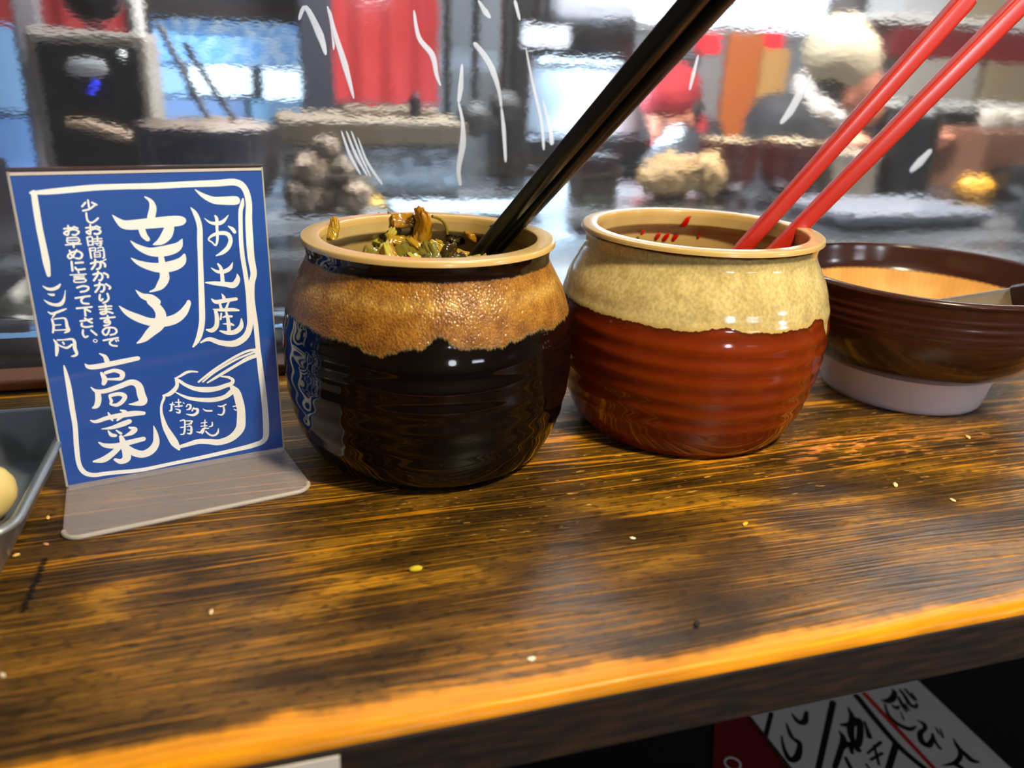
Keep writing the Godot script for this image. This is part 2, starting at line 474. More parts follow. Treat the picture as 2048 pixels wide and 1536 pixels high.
	"jar_words_top": "496,1089,5 489,1107,8 485,1128,10 477,1131,6; 484,1098,7 501,1103,6; 507,1091,5 531,1095,7; 523,1078,6 521,1116,8; 503,1113,6 535,1114,8; 505,1126,5 522,1135,8 519,1148,10 506,1143,5; 542,1099,5 546,1103,5; 562,1111,6 554,1121,6; 563,1112,6 574,1117,8 569,1135,11 554,1138,5; 586,1134,8 578,1148,7; 589,1139,8 603,1145,12 599,1163,14 579,1171,13 550,1161,4; 629,1147,4 643,1159,9 668,1164,9; 699,1142,4 715,1148,8 738,1141,7; 725,1146,7 726,1174,11 714,1193,10 694,1187,4; 771,1158,6 786,1157,6; 774,1174,5 784,1180,7",
	"jar_words_low": "519,1191,7 537,1191,8 538,1210,8 534,1240,9 527,1262,9 512,1263,5; 517,1226,6 533,1227,6; 546,1196,6 572,1203,8 557,1217,7; 544,1215,5 567,1215,7; 546,1227,5 564,1230,9 560,1265,11 544,1263,6; 547,1245,5 557,1248,5; 613,1220,6 639,1221,6; 632,1206,5 627,1238,8; 610,1237,6 638,1240,6; 664,1225,6 662,1244,8 648,1246,6; 586,1262,3 605,1269,11 620,1252,9 644,1255,6; 628,1246,6 615,1271,9 611,1278,6; 629,1268,7 647,1291,9 667,1298,11 685,1286,11 690,1263,3",
}
var menu_print := {
	"frame": "650,475,45 150,977,38; 156,457,33 -31,661,31; -14,451,38 4,952,33; 859,465,48 826,901,43 868,1150,41; 826,901,43 588,1091,40",
	"left_words": "299,493,10 298,567,38 341,578,45 408,506,26; 209,559,10 177,651,29 175,693,24 180,736,12; 111,649,12 63,746,24 49,836,39 111,825,46 190,738,31 189,697,12",
	"middle_words": "575,667,25 634,682,50 717,659,46 672,735,45 575,837,43 534,840,24; 725,541,13 693,623,38 606,718,49 556,804,36 539,882,40; 750,682,15 690,804,37; 522,711,12 503,777,41 411,863,40 292,963,34; 396,859,19 512,821,43 480,894,21; 413,916,23 392,989,27; 582,920,16 731,863,24; 567,969,19 675,944,21; 670,875,17 591,1015,18; 510,994,16 508,1027,16",
	"red_line": "932,459,40 919,1163,34",
	"choose": "1009,536,9 1037,559,40 1094,550,47 1157,501,34 1163,469,14; 1004,582,13 961,665,23 958,747,32 990,803,38 1022,818,32 1074,806,9; 1049,602,17 1061,632,33 1089,620,13; 1215,491,21 1203,553,27 1179,627,33 1202,656,33 1236,633,13; 1256,493,21 1249,564,25 1254,598,27 1278,531,10; 1151,548,20 1123,620,29 1106,678,16; 1145,618,20 1134,670,16; 1064,668,10 1032,736,13",
	"bi": "1120,766,9 1140,800,32 1118,839,28 1053,866,35 1011,927,43 1028,966,43 1091,933,27 1131,893,12; 1131,893,19 1097,956,21 1087,1009,22; 1197,852,10 1178,902,16; 1219,868,10 1180,934,17",
	"down": "1245,958,6 1214,1028,30 1213,1096,38 1218,1144,38 1252,1163,14; 1208,1047,27 1166,1097,30 1088,1131,29 995,1127,8; 1088,1144,41 1103,1174,29",
}

# ---------- materials ----------
func make_materials() -> void:
	mats.steel = plain(Color(0.62, 0.64, 0.66), 0.28, 1.0)
	mats.steel.heightmap_enabled = false
	mats.steel.roughness_texture = noise_tex(3, 0.02, 256)
	mats.steel.roughness = 0.5
	mats.pale_steel = plain(Color(0.68, 0.73, 0.77), 0.3, 0.75)
	mats.dark_steel = plain(Color(0.09, 0.095, 0.11), 0.35, 0.6)
	mats.black = plain(Color(0.02, 0.022, 0.026), 0.35)
	mats.white = plain(Color(0.84, 0.83, 0.8), 0.5)
	mats.cream_glaze = plain(Color(0.70, 0.60, 0.38), 0.28)
	var tint := noise_tex(11, 0.02, 256)
	mats.cream_glaze.detail_enabled = false
	mats.cream_glaze.roughness_texture = tint
	mats.cream_glaze.roughness = 0.45
	mats.cream_glaze.clearcoat_enabled = true
	mats.cream_glaze.clearcoat = 0.5
	mats.cream_glaze.clearcoat_roughness = 0.12
	mats.board = board_material()
	mats.front_wood = front_wood_material()
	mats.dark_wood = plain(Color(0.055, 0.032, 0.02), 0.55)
	mats.brown_wood = plain(Color(0.34, 0.19, 0.08), 0.5)
	mats.red_paint = plain(Color(0.62, 0.03, 0.05), 0.45)
	mats.red_lacquer = plain(Color(0.65, 0.12, 0.045), 0.2)
	mats.red_lacquer.clearcoat_enabled = true
	mats.red_lacquer.clearcoat = 0.4
	mats.black_lacquer = plain(Color(0.016, 0.018, 0.021), 0.33)
	mats.acrylic = plain(Color(0.80, 0.78, 0.80, 0.22), 0.35)
	mats.acrylic.transparency = BaseMaterial3D.TRANSPARENCY_ALPHA
	mats.acrylic_edge = plain(Color(0.80, 0.78, 0.74, 0.5), 0.4)
	mats.acrylic_edge.transparency = BaseMaterial3D.TRANSPARENCY_ALPHA

func byte(v: float) -> int:
	return clampi(int(v * 255.0), 0, 255)

# worn, oiled softwood: dark spring wood, raised amber lines along x, a rubbed front edge. x -0.30..0.72, z -0.43..-0.155
func board_material() -> StandardMaterial3D:
	var w := 2048
	var h := 1024
	var px := PackedByteArray()
	px.resize(w * h * 3)
	var hb := PackedByteArray()
	hb.resize(w * h)
	var n_bend := noise(21, 1.0, 2)
	var n_line := noise(22, 1.0, 2)
	var n_dirt := noise(23, 1.0, 4)
	var n_fine := noise(24, 1.0, 3)
	var n_chip := noise(25, 1.0, 4)
	var n_edge := noise(26, 1.0, 3)
	var dark := Vector3(0.18, 0.125, 0.04)
	var mid := Vector3(0.49, 0.345, 0.09)
	var gold := Vector3(0.68, 0.49, 0.11)
	var amber := Vector3(0.78, 0.51, 0.05)
	var edge_c := Vector3(0.84, 0.55, 0.04)
	var bend := PackedFloat32Array()
	var edges := PackedFloat32Array()
	for x in w:
		var xm := -0.30 + 1.02 * x / w
		edges.append(n_edge.get_noise_2d(xm * 22.0, 0.0) * 0.0028 + n_edge.get_noise_2d(xm * 120.0, 5.0) * 0.0012)
		bend.append(0.0)
	for y in h:
		var zm := -0.43 + 0.275 * y / h
		for x in w:
			var xm := -0.30 + 1.02 * x / w
			var b := n_bend.get_noise_2d(xm * 3.2, zm * 9.0)
			var r := zm * 1000.0 + 7.0 * b + 10.0 * xm
			var front := smoothstep(-0.246, -0.222, zm + 0.02 * b)
			var fine := n_fine.get_noise_2d(xm * 13.0, zm * 640.0 + b * 8.0)
			var streak := n_line.get_noise_2d(xm * 9.0 + 40.0, r * 0.9)
			# growth lines about 5 mm apart behind, fine broken streaks in front
			var ph := r / 5.6 + 1.3 * n_line.get_noise_2d(xm * 2.0, r * 0.10)
			var tri := absf(ph - floorf(ph) - 0.5) * 2.0
			var l := smoothstep(0.62, 0.86, tri + 0.16 * fine + 0.22 * streak) * (1.0 - front) * smoothstep(-0.42, 0.10, n_line.get_noise_2d(xm * 4.0 + 70.0, r * 0.11))
			l += front * smoothstep(0.20, 0.60, streak + 0.5 * fine) * 0.55
			var dirt := n_dirt.get_noise_2d(xm * 14.0, zm * 42.0)
			var spots := n_chip.get_noise_2d(xm * 130.0, zm * 330.0)
			var base := clampf(0.44 + 0.75 * dirt + 0.22 * fine + 0.30 * streak + 0.16 * spots, 0.0, 1.0)
			var c := dark.lerp(mid, base)
			c = c.lerp(gold, smoothstep(0.1, 0.55, dirt + 0.3 * streak) * exp(-pow((zm + 0.232) / 0.02, 2.0)) * 0.8)
			c = c.lerp(amber, l * clampf(0.8 + 0.9 * dirt, 0.25, 1.0))
			c *= 1.0 - 0.4 * smoothstep(0.10, 0.5, spots) * (1.0 - 0.8 * l)
			c = c.lerp(Vector3(0.86, 0.68, 0.36), smoothstep(0.47, 0.56, n_chip.get_noise_2d(xm * 80.0 + 31.0, zm * 380.0)) * (1.0 - front) * smoothstep(-0.02, 0.06, xm) * 0.7)
			# rubbed bare and chipped between the right jar and the bowl
			var wear := exp(-pow((xm - 0.262) / 0.085, 2.0) - pow((zm + 0.279) / 0.022, 2.0))
			var chip := smoothstep(0.12, 0.34, n_chip.get_noise_2d(xm * 36.0 + 9.0, zm * 230.0) * 0.9 + wear * 0.42 - 0.28)
			c = c.lerp(Vector3(0.86, 0.60, 0.30) if spots > 0.0 else Vector3(0.74, 0.42, 0.18), chip * wear)
			# the front edge, rubbed to bare amber wood
			var e := zm - (-0.1694 + 0.0036 * smoothstep(0.0, 0.2, xm)) + edges[x]
			c = c.lerp(edge_c * (0.92 + 0.12 * fine + 0.15 * dirt), smoothstep(-0.0030, 0.0024, e + 0.0012 * fine))
			# a dried drip line and the greyish film left of it
			if absf(xm + 0.0812 + 0.0012 * fine) < 0.0009 and zm > -0.262 and zm < -0.232:
				c *= 0.35
			var i := (y * w + x) * 3
			px[i] = byte(c.x)
			px[i + 1] = byte(c.y)
			px[i + 2] = byte(c.z)
			hb[y * w + x] = byte(0.45 + 0.25 * l + 0.2 * fine + 0.15 * dirt)
	var m := plain(Color.WHITE, 0.34)
	m.metallic_specular = 0.36
	m.albedo_texture = ImageTexture.create_from_image(Image.create_from_data(w, h, false, Image.FORMAT_RGB8, px))
	m.heightmap_enabled = true
	m.heightmap_texture = ImageTexture.create_from_image(Image.create_from_data(w, h, false, Image.FORMAT_L8, hb))
	m.heightmap_scale = 0.035
	return m

func front_wood_material() -> StandardMaterial3D:
	var w := 1024
	var h := 64
	var im := Image.create(w, h, false, Image.FORMAT_RGB8)
	var a := noise(31, 1.0, 4)
	for y in h:
		for x in w:
			var k := 0.5 + 0.9 * a.get_noise_2d(x * 0.035, y * 0.09)
			var c := Color(0.06, 0.04, 0.026).lerp(Color(0.21, 0.13, 0.065), clampf(k, 0.0, 1.0))
			im.set_pixel(x, y, c)
	var m := plain(Color.WHITE, 0.55)
	m.albedo_texture = ImageTexture.create_from_image(im)
	return m

# ---------- the room ----------
func build_room() -> void:
	var wall := plain(Color(0.42, 0.36, 0.30), 0.85)
	var kwall := plain(Color(0.42, 0.44, 0.46), 0.5)
	struct("floor", rounded_box(Vector3(6.6, 0.1, 6.7), 0.005), plain(Color(0.16, 0.15, 0.14), 0.6), Vector3(0.9, -0.05, -0.15), "dark floor under the kitchen and the guests' side", "floor")
	struct("ceiling", rounded_box(Vector3(6.6, 0.1, 6.7), 0.005), plain(Color(0.30, 0.28, 0.26), 0.9), Vector3(0.9, 2.65, -0.15), "brownish ceiling over the whole shop", "ceiling")
	struct("wall_back", rounded_box(Vector3(6.6, 2.6, 0.1), 0.005), kwall, Vector3(0.9, 1.3, -3.45), "grey back wall of the kitchen with the windows", "wall")
	struct("wall_front", rounded_box(Vector3(6.6, 2.6, 0.1), 0.005), wall, Vector3(0.9, 1.3, 3.15), "brown wall on the guests' side, behind the viewer", "wall")
	struct("wall_left", rounded_box(Vector3(0.1, 2.6, 6.5), 0.005), wall, Vector3(-2.35, 1.3, -0.15), "brown side wall at the left end of the shop", "wall")
	struct("wall_right", rounded_box(Vector3(0.1, 2.6, 6.5), 0.005), wall, Vector3(4.15, 1.3, -0.15), "brown side wall at the right end of the shop", "wall")
	# the low wall that carries the ledge and the screen
	struct("wall_counter", rounded_box(Vector3(3.4, TOP, 0.04), 0.003), mats.dark_wood, Vector3(0.6, TOP / 2.0, -0.442), "low dark wall that carries the wooden ledge and the plastic screen", "wall")
	struct("trim_1", rounded_box(Vector3(3.4, 0.006, 0.04), 0.002), mats.brown_wood, at(0.6, 0.003, -0.442), "brown wooden strip along the foot of the plastic screen", "trim")

func build_ledge() -> void:
	var t := thing("counter_ledge", "worn dark-stained wooden ledge with amber grain lines and a rubbed front edge", "counter", at(0.21, 0, -0.2885))
	# board: x -0.90..1.32 would be long; the visible length with its ends past the frame
	var hx := 1.5
	var z0 := -0.42
	var z1 := -0.1595
	var r := 0.0035
	var st := SurfaceTool.new()
	st.begin(Mesh.PRIMITIVE_TRIANGLES)
	# profile from the back edge over the top and round the front corner, then the front face is a part of its own
	var prof: Array[Vector2] = [Vector2(z0, -0.024), Vector2(z0, 0.0)]
	for i in 40:
		prof.append(Vector2(lerpf(z0, z1 - r, (i + 1) / 40.0), 0.0))
	for i in 5:
		var a := PI / 2.0 * (1.0 - (i + 1) / 5.0)
		prof.append(Vector2(z1 - r + r * cos(a), -r + r * sin(a)))
	var n := prof.size()
	var nx := 48
	for i in n:
		for k in nx + 1:
			var x := lerpf(-hx, hx, float(k) / nx) + 0.21
			var chip := 0.0
			st.set_uv(Vector2((x + 0.30) / 1.02, (prof[i].x + 0.43) / 0.275))
			st.add_vertex(Vector3(x - 0.21, prof[i].y + chip, prof[i].x + 0.2885))
	for i in n - 1:
		for k in nx:
			var a := i * (nx + 1) + k
			var b := a + nx + 1
			for q in [a, a + 1, b, a + 1, b + 1, b]:
				st.add_index(q)
	st.generate_normals()
	part("board", st.commit(), mats.board, t)
	var fw := rounded_box(Vector3(hx * 2.0, 0.0205, 0.02), 0.0015)
	var fm: StandardMaterial3D = mats.front_wood
	fm.uv1_scale = Vector3(3, 1, 1)
	part("front_edge", fw, fm, t).position = Vector3(0, -0.01375, z1 - 0.0101 + 0.2885)
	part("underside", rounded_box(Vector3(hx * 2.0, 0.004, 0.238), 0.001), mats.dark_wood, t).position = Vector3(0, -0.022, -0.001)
	for s in [-1.42, 1.42]:
		var up := part("bracket", rounded_box(Vector3(0.04, 0.224, 0.2), 0.004), mats.dark_wood, t)
		up.position = Vector3(s, -0.025 - 0.112, -0.02)

# ---------- the clear plastic screen ----------
func build_screen() -> void:
	var t := thing("plastic_screen", "clear scuffed plastic screen standing behind the jars before the kitchen", "screen", at(0.6, 0.006, -0.442))
	var m := plain(Color(0.86, 0.90, 0.96, 0.012), 0.05)
	m.refraction_enabled = true
	m.refraction_scale = 0.045
	m.heightmap_enabled = true
	var im := Image.create(1024, 1024, false, Image.FORMAT_L8)
	var a := noise(41, 1.0, 3)
	var b := noise(42, 1.0, 2)
	for y in 1024:
		for x in 1024:
			var v := 0.5 + 0.22 * a.get_noise_2d(x * 0.02, y * 0.05) + 0.07 * b.get_noise_2d(x * 0.10, y * 0.25)
			im.set_pixel(x, y, Color(v, v, v))
	m.heightmap_texture = ImageTexture.create_from_image(im)
	m.heightmap_scale = 0.0036
	m.texture_repeat = true
	mats.screen = m
	# the sheet: two wavy faces 2 mm apart
	var nw := noise(43, 1.0, 2)
	var nx := 110
	var ny := 30
	var size := Vector2(3.3, 0.9)
	var vs := PackedVector3Array()
	var ns := PackedVector3Array()
	var uv := PackedVector2Array()
	var ix := PackedInt32Array()
	for side in 2:
		for j in ny + 1:
			for i in nx + 1:
				var x := (float(i) / nx - 0.5) * size.x
				var y := float(j) / ny * size.y
				var d := 0.0035 * nw.get_noise_2d(x * 5.0, y * 2.0) * minf(1.0, y * 8.0)
				vs.append(Vector3(x, y, d + (0.001 if side == 0 else -0.001)))
				ns.append(Vector3(0, 0, 1 if side == 0 else -1))
				uv.append(Vector2(x, -y) * 2.6)
	var per := (nx + 1) * (ny + 1)
	for side in 2:
		for j in ny:
			for i in nx:
				var p := side * per + j * (nx + 1) + i
				var q := p + nx + 1
				if side == 0:
					ix.append_array([p, q, p + 1, p + 1, q, q + 1])
				else:
					ix.append_array([p, p + 1, q, p + 1, q + 1, q])
	# rim of the sheet, closing it
	var ring: Array[int] = []
	for i in nx + 1:
		ring.append(i)
	for j in range(1, ny + 1):
		ring.append(j * (nx + 1) + nx)
	for i in range(nx - 1, -1, -1):
		ring.append(ny * (nx + 1) + i)
	for j in range(ny - 1, 0, -1):
		ring.append(j * (nx + 1))
	for k in ring.size():
		var p: int = ring[k]
		var q: int = ring[(k + 1) % ring.size()]
		ix.append_array([p, q, p + per, q, q + per, p + per])
	var st := SurfaceTool.new()
	st.create_from(made(vs, ns, uv, ix), 0)
	st.generate_normals()
	part("sheet", st.commit(), m, t)
	# reflected-light streaks on the plastic, painted as pale translucent strips
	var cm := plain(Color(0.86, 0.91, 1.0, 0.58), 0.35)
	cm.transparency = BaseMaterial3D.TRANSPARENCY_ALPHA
	var lines := glint_streaks.split(";")
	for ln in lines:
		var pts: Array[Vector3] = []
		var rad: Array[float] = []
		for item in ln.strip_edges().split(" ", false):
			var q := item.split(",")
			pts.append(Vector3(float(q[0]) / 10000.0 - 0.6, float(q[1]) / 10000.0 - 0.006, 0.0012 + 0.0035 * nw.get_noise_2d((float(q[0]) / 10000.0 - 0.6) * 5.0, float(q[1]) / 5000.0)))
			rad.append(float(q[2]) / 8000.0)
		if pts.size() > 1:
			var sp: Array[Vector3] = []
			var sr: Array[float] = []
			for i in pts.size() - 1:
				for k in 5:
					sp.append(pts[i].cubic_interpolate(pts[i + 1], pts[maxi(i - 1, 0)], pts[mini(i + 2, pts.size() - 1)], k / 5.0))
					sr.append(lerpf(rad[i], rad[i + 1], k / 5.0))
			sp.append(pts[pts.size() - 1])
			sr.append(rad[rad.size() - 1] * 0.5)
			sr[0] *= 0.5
			part("glint_streak", tube(sp, sr, 8, 0.12, Vector3(0, 0, 1)), cm, t)

# ---------- the two jars ----------
func curve_r(ys: Array, rs: Array, y: float) -> float:
	for i in ys.size() - 1:
		if y <= ys[i + 1]:
			var t: float = clampf((y - ys[i]) / (ys[i + 1] - ys[i]), 0.0, 1.0)
			var m0: float = (rs[i + 1] - rs[maxi(i - 1, 0)]) / (ys[i + 1] - ys[maxi(i - 1, 0)]) * (ys[i + 1] - ys[i])
			var j := mini(i + 2, ys.size() - 1)
			var m1: float = (rs[j] - rs[i]) / (ys[j] - ys[i]) * (ys[i + 1] - ys[i])
			var t2 := t * t
			var t3 := t2 * t
			return (2 * t3 - 3 * t2 + 1) * rs[i] + (t3 - 2 * t2 + t) * m0 + (-2 * t3 + 3 * t2) * rs[i + 1] + (t3 - t2) * m1
	return rs[rs.size() - 1]

func jar_profile(ys: Array, rs: Array, top: float, amp: float, period: float, phase: float) -> PackedVector2Array:
	var p := PackedVector2Array([Vector2(0.0, 0.0016), Vector2(rs[0] - 0.006, 0.0016), Vector2(rs[0] - 0.004, 0.0), Vector2(rs[0] - 0.0015, 0.0)])
	var n := 150
	for i in n + 1:
		var y := top * i / n
		var k := smoothstep(0.008, 0.02, y) * (1.0 - smoothstep(0.062, 0.076, y))
		var ridge := amp * k * cos(TAU * (y - phase) / period)
		p.append(Vector2(curve_r(ys, rs, y) + ridge, maxf(y, 0.0004)))
	return p

# glaze picture: for every row the height on the jar, for every column the angle (0 faces +z)
func glaze(w: int, h: int, p: PackedVector2Array, paint: Callable) -> Array:
	var run := PackedFloat32Array([0.0])
	for i in range(1, p.size()):
		run.append(run[i - 1] + p[i].distance_to(p[i - 1]))
	var total := run[run.size() - 1]
	var col := PackedByteArray()
	col.resize(w * h * 3)
	var rgh := PackedByteArray()
	rgh.resize(w * h)
	var bmp := PackedByteArray()
	bmp.resize(w * h)
	var k := 0
	for y in h:
		var s := total * (y + 0.5) / h
		while k < run.size() - 2 and run[k + 1] < s:
			k += 1
		var hy := lerpf(p[k].y, p[k + 1].y, clampf((s - run[k]) / maxf(run[k + 1] - run[k], 1e-7), 0.0, 1.0))
		if s < run[3]:
			hy = 0.0
		for x in w:
			var ang := (float(x) / w - 0.5) * 360.0
			var q: Array = paint.call(ang, hy)
			var c: Vector3 = q[0]
			var i := y * w + x
			col[i * 3] = byte(c.x)
			col[i * 3 + 1] = byte(c.y)
			col[i * 3 + 2] = byte(c.z)
			rgh[i] = byte(q[1])
			bmp[i] = byte(q[2])
	var m := plain(Color.WHITE, 1.0)
	m.albedo_texture = ImageTexture.create_from_image(Image.create_from_data(w, h, false, Image.FORMAT_RGB8, col))
	m.roughness_texture = ImageTexture.create_from_image(Image.create_from_data(w, h, false, Image.FORMAT_L8, rgh))
	m.heightmap_enabled = true
	m.heightmap_texture = ImageTexture.create_from_image(Image.create_from_data(w, h, false, Image.FORMAT_L8, bmp))
	m.heightmap_scale = 0.04
	return [m]

func build_jars() -> void:
	var ys := [0.0, 0.004, 0.010, 0.018, 0.028, 0.038, 0.048, 0.058, 0.066, 0.074, 0.080, 0.086, 0.090, 0.0935, 0.0955]
	# left jar: black-brown glaze under a matt ochre band
	var r1 := [0.0466, 0.0509, 0.0547, 0.0580, 0.0603, 0.0616, 0.0617, 0.0611, 0.0595, 0.0569, 0.0538, 0.0507, 0.0505, 0.0518, 0.0523]
	var p1 := jar_profile(ys, r1, 0.0945, 0.00014, 0.0088, 0.0575)
	var na := noise(51, 1.0, 3)
	var nb := noise(52, 1.0, 2)
	var nc := noise(53, 1.0, 4)
	var paint1 := func(ang: float, y: float) -> Array:
		var a := deg_to_rad(ang)
		var cx := sin(a)
		var cz := cos(a)
		var low := 0.0655 + 0.0026 * na.get_noise_3d(cx * 2.2, cz * 2.2, 0.0) + 0.0011 * nb.get_noise_3d(cx * 12.0, cz * 12.0, 3.0)
		low -= 0.0028 * exp(-pow((ang + 28.0) / 12.0, 2.0))
		low += 0.0042 * exp(-pow((ang + 8.0) / 4.0, 2.0))
		low += 0.0007 * nb.get_noise_3d(cx * 60.0, cz * 60.0, 1.0)
		var high := 0.0872 + 0.0006 * na.get_noise_3d(cx * 5.0, cz * 5.0, 7.0) + 0.0004 * nb.get_noise_3d(cx * 60.0, cz * 60.0, 9.0)
		var grain := nc.get_noise_3d(cx * 55.0, cz * 55.0, y * 900.0)
		var cloud := na.get_noise_3d(cx * 6.0, cz * 6.0, y * 110.0)
		var inside := smoothstep(low - 0.0006, low + 0.0006, y + 0.0005 * grain) * (1.0 - smoothstep(high - 0.0005, high + 0.0005, y))
		var dark := Vector3(0.045, 0.026, 0.020)
		if y > high - 0.001:
			dark = Vector3(0.085, 0.04, 0.024)
		var band := Vector3(0.58, 0.40, 0.145).lerp(Vector3(0.70, 0.56, 0.28), exp(-pow((y - 0.0795) / 0.0026, 2.0)) * 0.8)
		band = band.lerp(Vector3(0.41, 0.25, 0.095), clampf(0.25 + 0.7 * cloud + 0.25 * (1.0 - smoothstep(0.066, 0.074, y)), 0.0, 0.85))
		band *= 1.0 + 0.30 * grain
		var rim_grey := exp(-pow((y - low) / 0.0011, 2.0))
		band = band.lerp(Vector3(0.42, 0.40, 0.27), rim_grey * 0.6)
		return [dark.lerp(band, inside), lerpf(0.055, 0.22 + 0.10 * grain, inside), 0.5 + inside * (0.12 + 0.75 * grain)]
	var m1: StandardMaterial3D = glaze(1536, 640, p1, paint1)[0]
	m1.heightmap_scale = 0.036
	m1.metallic_specular = 0.42
	var t := thing("pickle_jar", "black-brown glazed jar with an ochre band, full of chopped green pickles", "jar", at(0.063, 0, -0.3245))
	part("body", lathe(p1, 144), m1, t)
	jar_inside(t, 0.0523, 0.0444, 0.0945, 0.0455, 0.0520)
	# right jar: red-brown with a khaki dipped glaze
	var r2 := [0.0482, 0.0517, 0.0551, 0.0582, 0.0607, 0.0625, 0.0632, 0.0628, 0.0614, 0.0590, 0.0560, 0.0530, 0.0528, 0.0542, 0.0550]
	var p2 := jar_profile(ys, r2, 0.0945, 0.00017, 0.0079, 0.0563)
	var paint2 := func(ang: float, y: float) -> Array:
		var a := deg_to_rad(ang)
		var cx := sin(a)
		var cz := cos(a)
		var low := 0.0634 + 0.0010 * na.get_noise_3d(cx * 4.2, cz * 4.2, 20.0) + 0.0005 * nb.get_noise_3d(cx * 28.0, cz * 28.0, 23.0)
		low += 0.0022 * exp(-pow((ang + 18.0) / 8.0, 2.0)) + 0.0022 * exp(-pow((ang - 29.0) / 5.0, 2.0))
		low -= 0.0078 * maxf(0.0, 1.0 - absf(ang - 40.5) / 5.0) + 0.0045 * maxf(0.0, 1.0 - absf(ang - 52.0) / 5.0)
		var grain := nc.get_noise_3d(cx * 30.0, cz * 30.0, y * 480.0)
		var cloud := na.get_noise_3d(cx * 5.0, cz * 5.0, y * 90.0 + 11.0)
		var inside := smoothstep(low - 0.00025, low + 0.00025, y) * (1.0 - smoothstep(0.0915, 0.0928, y + 0.0006 * cloud))
		var ring := 0.5 + 0.5 * cos(TAU * (y - 0.0563) / 0.0079)
		var red := Vector3(0.38, 0.120, 0.022).lerp(Vector3(0.52, 0.195, 0.035), clampf(0.40 * ring + 0.3 + 0.2 * cloud, 0.0, 1.0))
		red = red.lerp(Vector3(0.22, 0.09, 0.03), exp(-pow((y - low) / 0.0012, 2.0)) * 0.7)
		if y > 0.09:
			red = Vector3(0.24, 0.12, 0.05)
		var khaki := Vector3(0.67, 0.60, 0.39).lerp(Vector3(0.77, 0.70, 0.48), clampf(0.5 + 0.9 * cloud, 0.0, 1.0))
		khaki *= 1.0 + 0.16 * grain
		khaki = khaki.lerp(Vector3(0.72, 0.62, 0.36), exp(-pow((y - low - 0.0008) / 0.0009, 2.0)) * 0.7)
		return [red.lerp(khaki, inside), lerpf(0.075, 0.12, inside), 0.5 + 0.16 * inside + 0.05 * grain * inside]
	var m2: StandardMaterial3D = glaze(1536, 640, p2, paint2)[0]
	m2.heightmap_scale = 0.02
	t = thing("sauce_jar", "red-brown glazed jar with khaki drip glaze, holding the red chopsticks", "jar", at(0.191, 0, -0.328))
	part("body", lathe(p2, 144), m2, t)
	jar_inside(t, 0.0550, 0.0478, 0.0945, 0.0490, 0.0540)

func jar_inside(t: Node3D, ro: float, ri: float, top: float, neck: float, belly: float) -> void:
	var lip := PackedVector2Array([Vector2(ro + 0.0001, top - 0.0012)])
	for i in 9:
		var a := PI * i / 8.0
		var mid := (ro + ri) / 2.0
		lip.append(Vector2(mid + (ro - mid) * signf(cos(a)) * pow(absf(cos(a)), 0.45), top - 0.0004 + 0.0014 * pow(sin(a), 0.5)))
	lip.append(Vector2(ri, top - 0.002))
	var lip_mat := plain(Color(0.74, 0.62, 0.37), 0.3)
	lip_mat.clearcoat_enabled = true
	lip_mat.clearcoat = 0.6
	lip_mat.clearcoat_roughness = 0.1
	part("lip", lathe(lip, 96), lip_mat, t)
	var inner := PackedVector2Array([Vector2(ri, top - 0.0019), Vector2(ri + 0.0002, top - 0.006), Vector2(ri + 0.0004, top - 0.0072), Vector2(neck + 0.0022, top - 0.0088), Vector2(neck + 0.0042, top - 0.0125), Vector2(belly - 0.002, top - 0.022), Vector2(belly + 0.003, top - 0.036), Vector2(belly + 0.0035, top - 0.05), Vector2(belly, top - 0.067), Vector2(belly - 0.008, top - 0.083), Vector2(belly - 0.02, top - 0.088), Vector2(0.0, top - 0.089)])
	part("lining", lathe(inner, 72), mats.cream_glaze, t)

